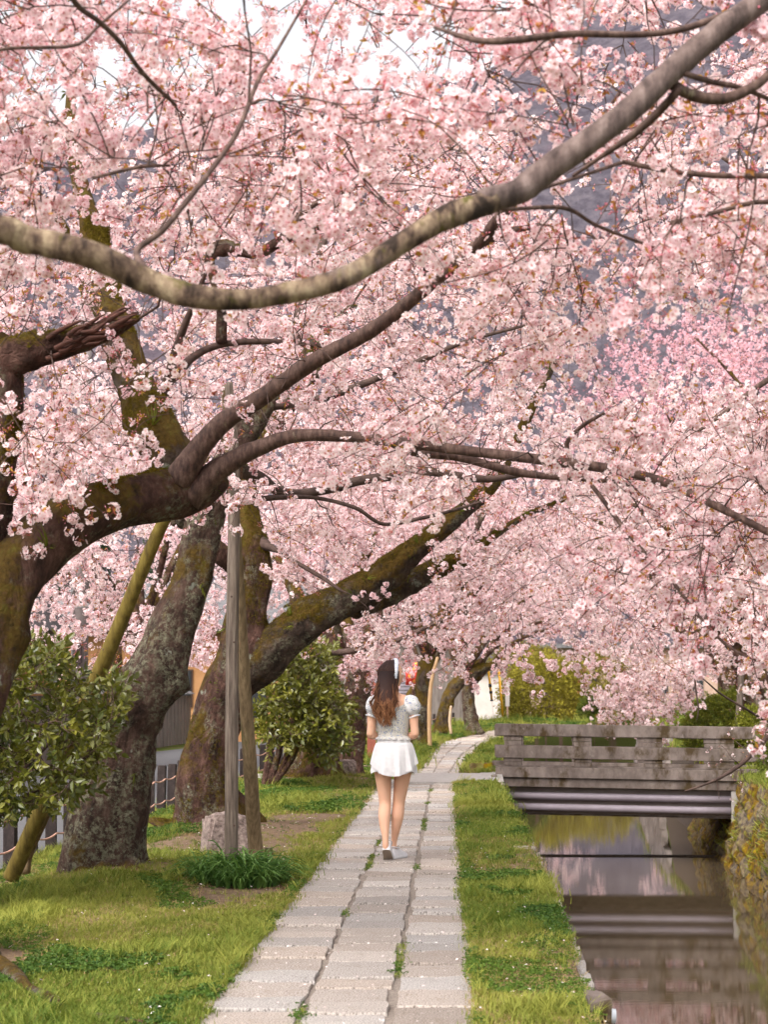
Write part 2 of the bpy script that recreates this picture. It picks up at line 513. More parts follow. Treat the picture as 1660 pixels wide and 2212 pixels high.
def build_ground():
    ys = np.concatenate([np.arange(-14, 4, 1.0), np.arange(4, 40, 0.25), np.arange(40, 140, 1.5), [160, 200, 300, 600, 1800]])
    rows = []
    for y in ys:
        s, e, wb = shift(y), edge_l(y), wall_b(y)
        xs = np.concatenate([[-1500, -300, -80, -40, -20, -12], s + np.array([-9.2, -6, -4.8, -4.1]), s + np.linspace(-3.95, -1.2, 18), np.linspace(path_l(y), path_r(y), 3),
                             np.linspace(path_r(y) + .03, e - .02, 5), [e, e + .01, e + .02], [wb - .02, wb - .01, wb + .28, wb + .42], wb + np.array([.8, 1.5, 3, 5, 9, 16, 40, 120, 400, 1500])])
        k = len(xs)
        zz = ground_z(xs, np.full(k, y))
        i_e = 6 + 4 + 18 + 3 + 5
        zz[:i_e + 1] = np.where(xs[:i_e + 1] < s - 3.97, -0.31, zz[:i_e + 1])
        zz[28 + 0:31] = -0.05
        zz[i_e + 1:i_e + 3] = [-.9, -2.0]
        zz[i_e + 3:i_e + 5] = [-2.0, -1.9]
        zz[i_e + 5] = bank_z(y) - .07
        zz[i_e + 6] = bank_z(y)
        rows.append(np.stack([xs, np.full(k, y), zz], 1))
    V = np.concatenate(rows)
    k = len(rows[0]); n = len(ys)
    i = np.arange(n - 1)[:, None] * k + np.arange(k - 1)[None]
    q = np.stack([i, i + 1, i + k + 1, i + k], -1).reshape(-1, 4)
    d = dirt_f(V[:, 0], V[:, 1])
    m, nn, l = new_mat('ground_soil')
    a = N(nn, 'ShaderNodeAttribute', attribute_name='dirt')
    tc = N(nn, 'ShaderNodeTexCoord')
    n1 = N(nn, 'ShaderNodeTexNoise'); n1.inputs['Scale'].default_value = 22; n1.inputs['Detail'].default_value = 9; n1.inputs['Roughness'].default_value = .75
    l.new(tc.outputs['Object'], n1.inputs['Vector'])
    soil = ramp(nn, [(0.3, (0.075, 0.048, 0.030)), (0.55, (0.19, 0.13, 0.085)), (0.75, (0.33, 0.25, 0.18))]); l.new(n1.outputs['Fac'], soil.inputs[0])
    gr = ramp(nn, [(0.3, (0.04, 0.06, 0.010)), (0.6, (0.12, 0.15, 0.025)), (0.75, (0.22, 0.22, 0.06))]); l.new(n1.outputs['Fac'], gr.inputs[0])
    mr = ramp(nn, [(0.35, (0, 0, 0)), (0.62, (1, 1, 1))]); l.new(a.outputs['Fac'], mr.inputs[0])
    c = mixc(nn, l, mr.outputs[0], gr.outputs[0], soil.outputs[0])
    b = N(nn, 'ShaderNodeBsdfPrincipled'); b.inputs['Roughness'].default_value = .95; b.inputs['Specular IOR Level'].default_value = .15
    l.new(c, b.inputs['Base Color'])
    bp = N(nn, 'ShaderNodeBump'); bp.inputs['Strength'].default_value = .8; bp.inputs['Distance'].default_value = .03
    l.new(n1.outputs['Fac'], bp.inputs['Height']); l.new(bp.outputs[0], b.inputs['Normal'])
    l.new(b.outputs[0], N(nn, 'ShaderNodeOutputMaterial').inputs[0])
    me = mesh_np('ground', V, q, None, [m], attrs={'dirt': d})
    return link('ground', me, kind='structure')


build_ground()

M['stone'] = noise_mat('granite', [(0.36, (0.11, 0.092, 0.08)), (0.46, (0.34, 0.298, 0.268)), (0.62, (0.55, 0.495, 0.452))], 48, 6, rough=.85, bump=1.0, bscale=42, rnd=.2, dist=.018,
                       second=[(0.55, 0.75, (0.26, 0.215, 0.17), 2.2), (0.60, 0.67, (0.10, 0.085, 0.072), 22)])
M['stone_dark'] = noise_mat('wall_rock', [(0.3, (0.025, 0.016, 0.012)), (0.55, (0.095, 0.062, 0.045)), (0.75, (0.21, 0.155, 0.125))], 9, 8, bump=.9, bscale=30, rnd=.2, dist=.02,
                            second=[(0.42, 0.58, (0.22, 0.145, 0.022), 2.0), (0.53, 0.64, (0.20, 0.205, 0.022), 3)])
M['mortar'] = noise_mat('mortar', [(0.3, (0.04, 0.03, 0.025)), (0.7, (0.12, 0.09, 0.07))], 20)
M['grit'] = noise_mat('joint_grit', [(0.3, (0.10, 0.083, 0.068)), (0.55, (0.25, 0.21, 0.178)), (0.75, (0.38, 0.33, 0.28))], 90, 8, bump=.8, dist=.006,
                      second=[(0.60, 0.7, (0.07, 0.085, 0.02), 3.0)])
M['concrete'] = noise_mat('weathered_concrete', [(0.3, (0.070, 0.053, 0.044)), (0.5, (0.135, 0.107, 0.093)), (0.70, (0.21, 0.17, 0.15))], 5, 9, bump=.5, bscale=60, dist=.005, stretch=(1, 1, .55),
                          second=[(0.50, 0.62, (0.050, 0.032, 0.013), 3.4), (0.62, 0.70, (0.19, 0.16, 0.14), 9)])
M['concrete_clean'] = noise_mat('pale_concrete', [(0.3, (0.24, 0.22, 0.205)), (0.7, (0.37, 0.345, 0.325))], 12, 8, bump=.3, bscale=80, dist=.004)
M['asphalt'] = noise_mat('asphalt', [(0.3, (0.06, 0.06, 0.064)), (0.7, (0.115, 0.113, 0.118))], 60, bump=.3)


def stone_mesh(seed, nx=4, ny=3, h=.07, edge=.018, rel=.0045):
    """unit slab: -0.5..0.5 across x and y, real metres in z, chipped edges and an uneven dressed top"""
    g = np.random.default_rng(seed)
    xs = np.linspace(-.5, .5, nx + 1); ys = np.linspace(-.5, .5, ny + 1)
    X, Y = np.meshgrid(xs, ys)
    P = np.stack([X.ravel(), Y.ravel(), g.uniform(-rel, rel, X.size)], 1)
    bd = (np.abs(P[:, 0]) > .49) | (np.abs(P[:, 1]) > .49)
    P[bd, :2] += g.uniform(-edge, edge, (bd.sum(), 2)) * [1, 1.3]
    P[bd, :2] *= .985
    P[bd, 2] -= .003
    k = nx + 1
    q = [[r * k + c, r * k + c + 1, (r + 1) * k + c + 1, (r + 1) * k + c] for r in range(ny) for c in range(nx)]
    ring = [c for c in range(nx + 1)] + [r * k + nx for r in range(1, ny + 1)] + [ny * k + c for c in range(nx - 1, -1, -1)] + [r * k for r in range(ny - 1, 0, -1)]
    n0 = len(P)
    low1 = P[ring] * [1.02, 1.02, 1]; low1[:, 2] -= .008
    low2 = P[ring] * [1.0, 1.0, 0]; low2[:, 2] = -h
    P = np.vstack([P, low1, low2])
    L = len(ring)
    for i in range(L):
        j = (i + 1) % L
        q.append([ring[j], ring[i], n0 + i, n0 + j])
        q.append([n0 + j, n0 + i, n0 + L + i, n0 + L + j])
    return P, np.array(q)


def build_path():
    # the bed: grit between the slabs
    ys = np.concatenate([np.arange(3, 28.1, .5), [28.5]]); V = []; mb = MB()
    def strip(ys, z, over):
        V = []
        for y in ys:
            V += [[path_l(y) - over, y, z], [path_r(y) + over, y, z]]
        q = [[2 * i, 2 * i + 1, 2 * i + 3, 2 * i + 2] for i in range(len(ys) - 1)]
        mb.add(V, q)
    strip(ys, -.017, .0)
    strip(np.arange(31.3, 100, 1.0), -.017, .0)
    p = link('path', mb.mesh('path_bed', [M['grit']]), kind='structure')
    var = [mesh_np('paving_stone', *stone_mesh(100 + i), mats=[M['stone']], smooth=False) for i in range(18)]
    far = MB(); cnt = 0
    g = np.random.default_rng(21)
    cols = [(0.0, .345), (.372, .668), (.702, 1.0)]
    for (a, b) in cols:
        for (y0, y1) in ((4.5, 28.0), (31.9, 98.0)):
            y = y0 + g.uniform(0, .2)
            while y < y1 - .15:
                ln = g.uniform(.25, .52) if y0 < 20 else g.uniform(.4, .85)
                ln = min(ln, y1 - y)
                yc = y + ln / 2
                w = path_r(yc) - path_l(yc)
                x0 = path_l(yc) + a * w + g.uniform(-.012, .012); x1 = path_l(yc) + b * w + g.uniform(-.012, .012)
                if a == 0: x0 += g.uniform(-.03, .03)
                sk = (path_l(yc + .5) - path_l(yc - .5))
                gap = g.choice([.014, .024, .036, .055], p=[.3, .35, .25, .1])
                z = g.uniform(-.009, .009)
                if y < 7.0 or y > 54:
                    far.box(((x0 + x1) / 2, yc, z - .03), (x1 - x0, ln - gap, .06), rz=-math.atan(sk), jit=.003)
                else:
                    cnt += 1
                    o = link('paving_stone', var[g.integers(len(var))], p)
                    o.location = ((x0 + x1) / 2, yc, z)
                    o.rotation_euler = (g.uniform(-.006, .006), g.uniform(-.006, .006), -math.atan(sk) + g.uniform(-.01, .01) + (PI if g.random() < .5 else 0))
                    o.scale = (x1 - x0, ln - gap, 1)
                y += ln
    link('distant_paving', far.mesh('distant_paving', [M['stone']], False), p, kind='stuff')
    print('PAVING', cnt)
    # smooth crossing slab towards the bridge
    mb = MB()
    mb.box((-.62, 29.75, -.03), (3.0, 3.3, .10), rz=-.02)
    mb.box((-2.6, 30.3, -.04), (1.1, 2.2, .09), rz=.1)
    o = link('concrete_crossing', mb.mesh('crossing', [M['concrete_clean']], False), kind='structure')
    # side slab leading off to the left
    t = thing('stepping_slab', (-1.32, 15.35, 0), 'long pale granite slab lying in the grass, leading left off the path by the wooden stump', 'paving slab')
    for i, (cx, w) in enumerate(((-1.27, .50), (-1.75, .44))):
        P, q = stone_mesh(300 + i)
        o = link('slab', mesh_np('slab', P, q, mats=[M['stone']], smooth=False), t)
        o.location = (cx, 15.3 + i * .05, .012); o.scale = (w, .62, 1)


build_path()


def build_canal():
    m, n, l = new_mat('canal_water')
    tc = N(n, 'ShaderNodeTexCoord'); mp = N(n, 'ShaderNodeMapping'); mp.inputs['Scale'].default_value = (1.6, 5.0, 1); l.new(tc.outputs['Object'], mp.inputs[0])
    n1 = N(n, 'ShaderNodeTexNoise'); n1.inputs['Scale'].default_value = 2.6; n1.inputs['Detail'].default_value = 5; n1.inputs['Roughness'].default_value = .6
    l.new(mp.outputs[0], n1.inputs['Vector'])
    bp = N(n, 'ShaderNodeBump'); bp.inputs['Strength'].default_value = .025; bp.inputs['Distance'].default_value = .008
    l.new(n1.outputs['Fac'], bp.inputs['Height'])
    b = N(n, 'ShaderNodeBsdfPrincipled'); b.inputs['Base Color'].default_value = (.075, .054, .032, 1); b.inputs['Roughness'].default_value = .0; b.inputs['IOR'].default_value = 1.33; b.inputs['Specular IOR Level'].default_value = .42
    l.new(bp.outputs[0], b.inputs['Normal']); l.new(b.outputs[0], N(n, 'ShaderNodeOutputMaterial').inputs[0])
    V = []; q = []
    ys = list(np.arange(-12, 32, 2.0)) + [WEIR_Y]
    for y in ys: V += [[edge_l(y) - .1, y, WATER], [wall_b(y) + .12, y, WATER]]
    for i in range(len(ys) - 1): q.append([2 * i, 2 * i + 1, 2 * i + 3, 2 * i + 2])
    k = len(V)
    ys = [WEIR_Y + .02] + list(np.arange(34, 132, 2.0))
    for y in ys: V += [[edge_l(y) - .1, y, WATER_UP], [wall_b(y) + .12, y, WATER_UP]]
    for i in range(len(ys) - 1): q.append([k + 2 * i, k + 2 * i + 1, k + 2 * i + 3, k + 2 * i + 2])
    link('canal_water', mesh_np('canal_water', V, q, mats=[m]), kind='structure')
    mb = MB(); mb.box((2.7, WEIR_Y + .0, -1.73), (4.6, .10, .68))
    link('canal_weir', mb.mesh('canal_weir', [M['mortar']], False), kind='structure')

    g = np.random.default_rng(5)
    # right hand wall: mortar face just inside the ground, rough stones set into it
    mb = MB(); V = []
    ys = np.arange(14, 45, .5)
    for y in ys:
        wb = wall_b(y)
        V += [[wb - .03, y, -1.95], [wb + .28, y, bank_z(y) - .05]]
    mb.add(V, [[2 * i, 2 * i + 2, 2 * i + 3, 2 * i + 1] for i in range(len(ys) - 1)])
    wall = link('canal_wall', mb.mesh('canal_wall', [M['mortar']]), kind='structure')
    def blob(seed):
        gg = np.random.default_rng(seed)
        # flattened 3 x 3 pillow facing -x
        P = []
        for r in range(4):
            for c in range(4):
                u, v = c / 3 - .5, r / 3 - .5
                e = max(abs(u), abs(v)) > .4
                P.append([(-.02 if e else -.075) + gg.uniform(-.02, .02), u * .96 + gg.uniform(-.06, .06), v * .96 + gg.uniform(-.06, .06)])
        P = np.array(P)
        ring = [0, 1, 2, 3, 7, 11, 15, 14, 13, 12, 8, 4]
        B = P[ring].copy(); B[:, 0] = .10
        q = [[r * 4 + c, (r + 1) * 4 + c, (r + 1) * 4 + c + 1, r * 4 + c + 1] for r in range(3) for c in range(3)]
        for i in range(12):
            j = (i + 1) % 12
            q.append([ring[i], ring[j], 16 + j, 16 + i])
        return mesh_np('wall_stone', np.vstack([P, B]), q, mats=[M['stone_dark']], smooth=False)
    vs = [blob(i) for i in range(12)]
    cnt = 0
    y = 19.0
    while y < 37:
        w = g.uniform(.24, .42)
        z = -1.62 + g.uniform(-.05, .05)
        while z < -.12:
            h = g.uniform(.22, .36)
            f = (z + h / 2 + 1.95) / 1.9
            yy = y + g.uniform(-.05, .05)
            o = link('wall_stone', vs[g.integers(12)], wall)
            o.location = (wall_b(yy) - .03 + .31 * f + g.uniform(-.02, .015), yy + w / 2, min(z + h / 2, -.13))
            o.rotation_euler = (g.uniform(-.12, .12), .16, -.04 + g.uniform(-.06, .06))
            o.scale = (g.uniform(.8, 1.5), w, h)
            cnt += 1
            z += h
        y += w * .98
    print('WALLSTONES', cnt)
    # distant facing wall beyond the bridge, its rows joined
    fm = MB()
    for y in np.arange(45, 110, .75):
        for k in range(5):
            z = -1.3 + k * .42
            if z > bank_z(y) - .1: continue
            off = .37 * (k % 2)
            yy = y + off
            fm.box((wall_b(yy) + .03 + .06 * k, yy, z + .2), (.16, .70, .39), rz=-math.atan(wall_b(yy + .5) - wall_b(yy - .5)), jit=.03)
    link('distant_wall_stones', fm.mesh('distant_wall_stones', [noise_mat('pale_masonry', [(0.3, (.13, .11, .10)), (.7, (.34, .29, .27))], 3, bump=.5)], False), wall, kind='stuff')
    # coping stones along the left edge of the canal
    cw = MB(); V = []
    ys = np.arange(-6, 31, .5)
    for yv in ys: V += [[edge_l(yv) + .012, yv, -1.98], [edge_l(yv) + .012, yv, -.05]]
    cw.add(V, [[2 * i, 2 * i + 2, 2 * i + 3, 2 * i + 1] for i in range(len(ys) - 1)])
    ck = link('canal_edge', cw.mesh('canal_edge', [M['concrete']]), kind='structure')
    vs = [mesh_np('coping_stone', *stone_mesh(500 + i, 3, 3, h=.16, edge=.05, rel=.012), mats=[M['stone']], smooth=False) for i in range(10)]
    y = 5.5
    while y < 28.2:
        ln = g.uniform(.25, .55)
        o = link('coping_stone', vs[g.integers(10)], ck)
        w = g.uniform(.10, .20)
        o.location = (edge_l(y + ln / 2) - w / 2 + .045 + g.uniform(-.012, .012), y + ln / 2, g.uniform(-.03, .004))
        o.scale = (w, ln * .97, 1); o.rotation_euler = (g.uniform(-.04, .04), g.uniform(-.03, .08), g.uniform(-.05, .05))
        y += ln
    # lower face stones of the left wall
    y = 5.5; lf = MB()
    while y < 30:
        ln = g.uniform(.3, .5); z = -1.6
        while z < -.25:
            h = g.uniform(.22, .34)
            lf.box((edge_l(y) + .03, y + ln / 2, z + h / 2), (.08, ln * .95, h * .94), jit=.015); z += h
        y += ln
    link('face_stones', lf.mesh('face_stones', [M['concrete']], False), ck, kind='stuff')
    # drain pipes poking out of the left bank
    for (yy, zz, r, ln, col, lab) in ((8.9, -.16, .034, .16, (.62, .66, .70), 'short pale grey plastic drain pipe sticking out over the canal near the photo bottom'),
                                 (17.6, -.50, .03, .30, (.30, .20, .16), 'rusty brown drain pipe sticking out of the bank wall before the bridge')):
        t = thing('drain_pipe', (edge_l(yy), yy, zz), lab, 'drain pipe')
        mb = MB()
        a = np.array([edge_l(yy) - .05, yy, zz]); b_ = a + [ln + .05, 0, -.01]
        mb.tube([a, b_, b_ + [0.001, 0, 0], a], [r, r, r * .86, r * .86], 16, cap=False)
        link('pipe', mb.mesh('pipe', [plain('pipe_plastic', col, .45)]), t)
        mb = MB(); mb.tube([b_ - [.05, 0, 0], b_ - [.03, 0, 0]], [r * .9, r * .9], 16)
        link('pipe_inside', mb.mesh('pipe_inside', [plain('pipe_inside', (.02, .02, .02))]), t)


build_canal()


def build_bridge():
    O = np.array([.80, 31.0, 0]); E = np.array([5.15, 30.45, 0]); e1 = (E - O) / np.linalg.norm(E - O); e2 = np.array([-e1[1], e1[0], 0])
    t = thing('footbridge', tuple(O), 'low weathered concrete footbridge with three beam railing over the canal', 'bridge')
    ang = math.atan2(e1[1], e1[0])
    SL = -.05 / 4.4
    def part(nm, s0, s1, t0, t1, z0, z1, mat, sub=None, bev=.006):
        # chamfered box following the slight fall of the deck
        V = []
        for (s, dd) in ((s0, 0), (s1, 0)):
            for (a, b) in ((t0, z0 + bev), (t0, z1 - bev), (t0 + bev, z1), (t1 - bev, z1), (t1, z1 - bev), (t1, z0 + bev), (t1 - bev, z0), (t0 + bev, z0)):
                p = O + e1 * s + e2 * a
                V.append([p[0], p[1], b + s * SL])
        q = [[i, (i + 1) % 8, 8 + (i + 1) % 8, 8 + i] for i in range(8)]
        V = np.array(V)
        me = bpy.data.meshes.new(nm)
        me.from_pydata([tuple(v) for v in V], [], [tuple(x) for x in q] + [tuple(range(7, -1, -1)), tuple(range(8, 16))])
        me.materials.append(mat)
        return link(nm, me, sub or t)
    C = M['concrete']
    part0 = part
    for (tt, lo, hi, dz) in ((0.0, 0.0, 4.39, 0.0), (2.3, -.25, 4.9, -.06)):
        part = lambda nm, s0, s1, t0, t1, z0, z1, mat, sub=None, bev=.006: part0(nm, s0, s1, t0, t1, z0 + dz, z1 + dz, mat, sub, bev)
        part('rail_beam', lo, hi, tt, tt + .20, .655, .85, C)
        part('rail_beam', lo, hi, tt + .002, tt + .20, .29, .495, C)
        part('kerb_beam', lo + .0, hi + 1.8, tt + .03, tt + .26, .151, .168, C)
        for k in range(-0, 4):
            s = .13 + 1.155 * k + (0 if tt == 0 else -.17)
            for (z0, z1) in ((.497, .572), (.578, .653), (.170, .226), (.232, .288)):
                part('rail_block', s + (0 if z0 not in (.497, .170) else .012), s + .295, tt + .03, tt + .17, z0, z1, C, bev=.004)
    part = part0
    part('deck_edge', 0, 6.6, -.05, .26, -.026, .149, C)
    part('deck_edge', .02, 6.6, .0, .25, -.18, -.028, C)
    part('deck', -.3, 6.6, .27, 2.29, -.16, .02, M['concrete_clean'])
    part('deck_edge', -.3, 6.6, 2.30, 2.62, -.18, .149, C)
    part('girder', .1, 3.95, .22, .5, -.62, -.182, noise_mat('girder_paint', [(.3, (.22, .18, .165)), (.7, (.32, .27, .25))], 3, bump=.1))
    part('girder', .1, 3.95, 1.9, 2.2, -.60, -.182, C)
    part('girder', .1, 3.95, .2, 2.25, -.645, -.622, C)
    pm = noise_mat('grey_pipe_paint', [(.3, (.19, .16, .182)), (.7, (.24, .205, .235))], 2, rough=.55, bump=.0, spec=.4)
    for z, s0, s1 in ((-.33, .12, 3.82), (-.515, .30, 3.82)):
        mb = MB()
        P = [O + e1 * s + e2 * .12 + [0, 0, z + s * SL] for s in np.linspace(s0, s1, 8)]
        mb.tube(P, .061, 24)
        link('pipe', mb.mesh('bridge_pipe', [pm]), t)
    part('abutment', 3.83, 5.2, .02, 2.5, -2.0, -.182, M['concrete_clean'])
    part('abutment', -.7, -.02, .02, 2.5, -2.0, -.03, C)
    # sloping wing of the right abutment
    return t


build_bridge()

# ------------------------------------------------------------------ blossom sprays (shared source meshes)
def frame(nrm, g):
    nrm = nrm / (np.linalg.norm(nrm) + 1e-9)
    a = np.cross(nrm, g.normal(size=3)); a /= np.linalg.norm(a) + 1e-9
    return np.stack([a, np.cross(nrm, a), nrm], 0)


def add_flower(mb, c, nrm, r, g, full=True):
    F = frame(nrm, g)
    op = g.uniform(.10, .45)
    V = []; A = []; q = []; tq = []
    for k in range(5):
        an = k * 2 * PI / 5 + g.uniform(-.12, .12)
        ca, sa = math.cos(an), math.sin(an)
        pz = op + g.uniform(-.08, .12)
        b = len(V)
        for (rr, w, z, a) in ((.07, 0, 0, 0), (.52, -.40, .45 * pz, .55), (.94, -.30, pz, 1), (.87, 0, .8 * pz, .9), (.94, .30, pz, 1), (.52, .40, .45 * pz, .55)):
            V.append([(rr * ca - w * sa) * r, (rr * sa + w * ca) * r, z * r]); A.append(a)
        q += [[b, b + 3, b + 2, b + 1], [b, b + 5, b + 4, b + 3]]
    mb.add(np.array(V) @ F + c, q, None, 0, A)
    if full:
        V = [[.17 * r * math.cos(k * 2 * PI / 5), .17 * r * math.sin(k * 2 * PI / 5), .06 * r] for k in range(5)]
        mb.add(np.array(V) @ F + c, None, [[0, 1, 2], [0, 2, 3], [0, 3, 4]], 0, 0.0)
        V = []; t = []
        for k in range(5):
            an = k * 1.256 + g.uniform(0, 1); rr = g.uniform(.28, .45)
            b = len(V)
            V += [[0, 0, 0], [rr * r * math.cos(an), rr * r * math.sin(an), .42 * r], [rr * r * math.cos(an + .22), rr * r * math.sin(an + .22), .40 * r]]
            t.append([b, b + 1, b + 2])
        mb.add(np.array(V) @ F + c, None, t, 3)


def stick(mb, a, b, r, m, g):
    d = np.array(b) - np.array(a)
    F = frame(d, g)
    V = []
    for p, rr in ((a, r), (b, r * .7)):
        for k in range(3):
            V.append(np.array(p) + F[0] * rr * math.cos(k * 2.094) + F[1] * rr * math.sin(k * 2.094))
    mb.add(V, [[0, 1, 4, 3], [1, 2, 5, 4], [2, 0, 3, 5]], None, m)


def add_leaf(mb, c, d, L, w, m, g, fold=.25, cl=0):
    F = frame(d, g)
    a, b, n = F[0], F[1], F[2]
    V = [c, c + n * L * .45 + a * w - b * fold * w, c + n * L - b * L * .12, c + n * L * .45 - a * w - b * fold * w, c + n * L * .5 + b * 0]
    mb.add(V, None, [[0, 1, 4], [1, 2, 4], [2, 3, 4], [3, 0, 4]], m)


def add_bud(mb, c, d, r, m, g):
    F = frame(d, g)
    V = [c - F[2] * r * 1.1] + [c + r * .7 * (F[0] * math.cos(k * 1.571) + F[1] * math.sin(k * 1.571)) for k in range(4)] + [c + F[2] * r * 1.5]
    mb.add(V, None, [[0, 2, 1], [0, 3, 2], [0, 4, 3], [0, 1, 4], [5, 1, 2], [5, 2, 3], [5, 3, 4], [5, 4, 1]], m)


def spray_mesh(seed, npom=11, nfl=(8, 13), L=.44, leafy=.5, buds=.5, full=True, pink=False, fr=.0168):
    g = np.random.default_rng(seed)
    mb = MB()
    x = np.linspace(0, L, 8)
    P = np.stack([x, .03 * np.sin(x * 9 + g.uniform(0, 6)), .03 * np.sin(x * 7 + g.uniform(0, 6)) + .05 * (x / L) ** 2], 1)
    mb.tube(P, np.linspace(.0032, .0014, 8), 4, 4, cap=False)
    for i in range(npom):
        s = (i + .6 + g.uniform(-.2, .2)) / npom
        base = np.array([I(s * L, x, P[:, k]) for k in range(3)])
        off = g.normal(size=3); off[0] *= .5; off /= np.linalg.norm(off)
        spur = g.uniform(.008, .05)
        if g.random() < .35: spur += .05
        c = base + off * spur
        stick(mb, base, c, .0016, 4, g)
        kind = g.random()
        if kind < buds * .35:
            for _ in range(g.integers(4, 8)):
                d = g.normal(size=3); d /= np.linalg.norm(d)
                e = c + d * g.uniform(.014, .026)
                stick(mb, c, e, .0009, 1, g); add_bud(mb, e, d, .0042, 2, g)
        else:
            n = g.integers(*nfl)
            for k in range(n):
                d = g.normal(size=3); d += off * .5; d[2] -= .25; d /= np.linalg.norm(d)
                e = c + d * g.uniform(.020, .040)
                if full: stick(mb, c, e - d * .004, .0009, 1, g)
                add_flower(mb, e, d + g.normal(size=3) * .25, fr * g.uniform(.85, 1.1), g, full)
            for _ in range(2):
                if g.random() < buds:
                    d = g.normal(size=3); d /= np.linalg.norm(d); add_bud(mb, c + d * .035, d, .0045, 2, g)
        for _ in range(3):
            if g.random() < leafy:
                d = off + g.normal(size=3) * .6
                add_leaf(mb, c, d, g.uniform(.018, .034), .006, 3, g)
    mats = [M['petal_pink' if pink else 'petal'], M['calyx'], M['bud'], M['young_leaf'], M['twig']]
    return mb.mesh('blossom_spray', mats, False, 'rad')


SPR_FULL = [spray_mesh(i, npom=11) for i in range(6)]
SPR_LEAFY = [spray_mesh(20 + i, npom=9, nfl=(4, 8), leafy=.9, buds=1.3) for i in range(3)]
SPR_FAR = [spray_mesh(40 + i, npom=11, nfl=(5, 8), leafy=.35, buds=.7, full=False, fr=.022) for i in range(5)]
SPR_PINK = [spray_mesh(60 + i, npom=10, nfl=(4, 8), leafy=.25, buds=1.2, full=False, fr=.022, pink=True) for i in range(4)]
SPR_SPARSE = [spray_mesh(80 + i, npom=4, nfl=(3, 6), leafy=.5, buds=1.5) for i in range(3)]
SETS = {'near': SPR_FULL + SPR_LEAFY, 'far': SPR_FAR, 'pink': SPR_PINK, 'sparse': SPR_SPARSE}


# ------------------------------------------------------------------ limbs
def catmull(P, step):
    P = np.asarray(P, float)
    if len(P) < 3:
        n = max(2, int(np.linalg.norm(P[-1, :3] - P[0, :3]) / step))
        t = np.linspace(0, 1, n + 1)[:, None]
        return P[0] * (1 - t) + P[-1] * t
    Q = np.vstack([2 * P[0] - P[1], P, 2 * P[-1] - P[-2]])
    out = []
    for i in range(1, len(Q) - 2):
        n = max(2, int(np.linalg.norm(Q[i + 1, :3] - Q[i, :3]) / step))
        t = (np.arange(n) / n)[:, None]
        p0, p1, p2, p3 = Q[i - 1], Q[i], Q[i + 1], Q[i + 2]
        out.append(.5 * (2 * p1 + (p2 - p0) * t + (2 * p0 - 5 * p1 + 4 * p2 - p3) * t ** 2 + (3 * p1 - p0 - 3 * p2 + p3) * t ** 3))
    return np.vstack(out + [P[-1:]])


def limb_mesh(name, PR, mat, seed=0, rough=1.0, flare=0.0, sides=None, gz=0.0, rings=0.0, squash=None):
    """PR rows: x y z radius. Returns mesh, resampled rows"""
    rm = PR[:, 3].max()
    Q = catmull(PR, max(.03, min(.12, rm * .35)))
    n = sides or (40 if rm > .14 else 24 if rm > .06 else 12 if rm > .02 else 8)
    P, r = Q[:, :3].copy(), np.maximum(Q[:, 3], .002)
    w = r[:, None] * .35 * rough
    P = P + np.stack([vnoise(P * 1.7, seed), vnoise(P * 1.7, seed + 1), vnoise(P * 1.7, seed + 2)], 1) * w
    T = np.gradient(P, axis=0); T /= np.linalg.norm(T, axis=1)[:, None] + 1e-9
    U = np.zeros_like(T)
    u = np.cross(T[0], [0.1, 1, 0.05]); u /= np.linalg.norm(u)
    for i in range(len(T)):
        u = u - T[i] * np.dot(u, T[i]); u /= np.linalg.norm(u) + 1e-9
        U[i] = u
    Vv = np.cross(T, U)
    th = np.arange(n) * 2 * PI / n
    D = np.cos(th)[None, :, None] * U[:, None] + np.sin(th)[None, :, None] * Vv[:, None]
    base = (P[:, None] + r[:, None, None] * D)
    fl = base.reshape(-1, 3)
    rr = np.repeat(r, n)
    thh = np.tile(th, len(P))
    arc = np.repeat(np.concatenate([[0], np.cumsum(np.linalg.norm(np.diff(P, axis=0), axis=1))]), n)
    k1 = 1 / max(rm, .03)
    ns = .09 * fbm(fl * k1 * .8, seed + 5, 3) + .075 * (.5 - np.abs(fbm(fl * k1 * np.array([4.2, 4.2, 2.4]), seed + 9, 3))) * (rm > .08) + .05 * fbm(fl * k1 * 6, seed + 8, 2)
    # long flutes in old wood
    ns = ns + .05 * np.sin(thh * 5 + 2.2 * vnoise(np.stack([arc * .9, thh * 0, arc * 0], 1), seed + 2)) * (rm > .12)
    knot = np.clip(vnoise(fl * k1 * .9 + 31, seed + 17) - .55, 0, 1) * .9
    ns = rough * ns + knot * (rm > .05) * rough
    if rings:
        ns = ns + rings * np.abs(np.sin(arc / rm * 1.1 + 2 * vnoise(fl * 6, seed)))
    if flare:
        h = np.clip(fl[:, 2] - gz, 0, 9)
        ns = ns + flare * np.exp(-h / .20) * (1 + .8 * np.cos(thh * 5 + seed) + .4 * np.cos(thh * 3)) + .35 * flare * np.exp(-h / .45)
    V = fl + D.reshape(-1, 3) * (rr * ns)[:, None]
    k = len(P)
    i = np.arange(k - 1)[:, None] * n; j = np.arange(n)[None]; j2 = (j + 1) % n
    q = np.stack([i + j, i + j2, i + n + j2, i + n + j], -1).reshape(-1, 4)
    V = np.vstack([V, P[0] - T[0] * r[0] * .3, P[-1] + T[-1] * r[-1] * .5])
    t = [[k * n, (b + 1) % n, b] for b in range(n)] + [[k * n + 1, (k - 1) * n + b, (k - 1) * n + (b + 1) % n] for b in range(n)]
    return mesh_np(name, V, q, t, [mat]), np.hstack([P, r[:, None]])


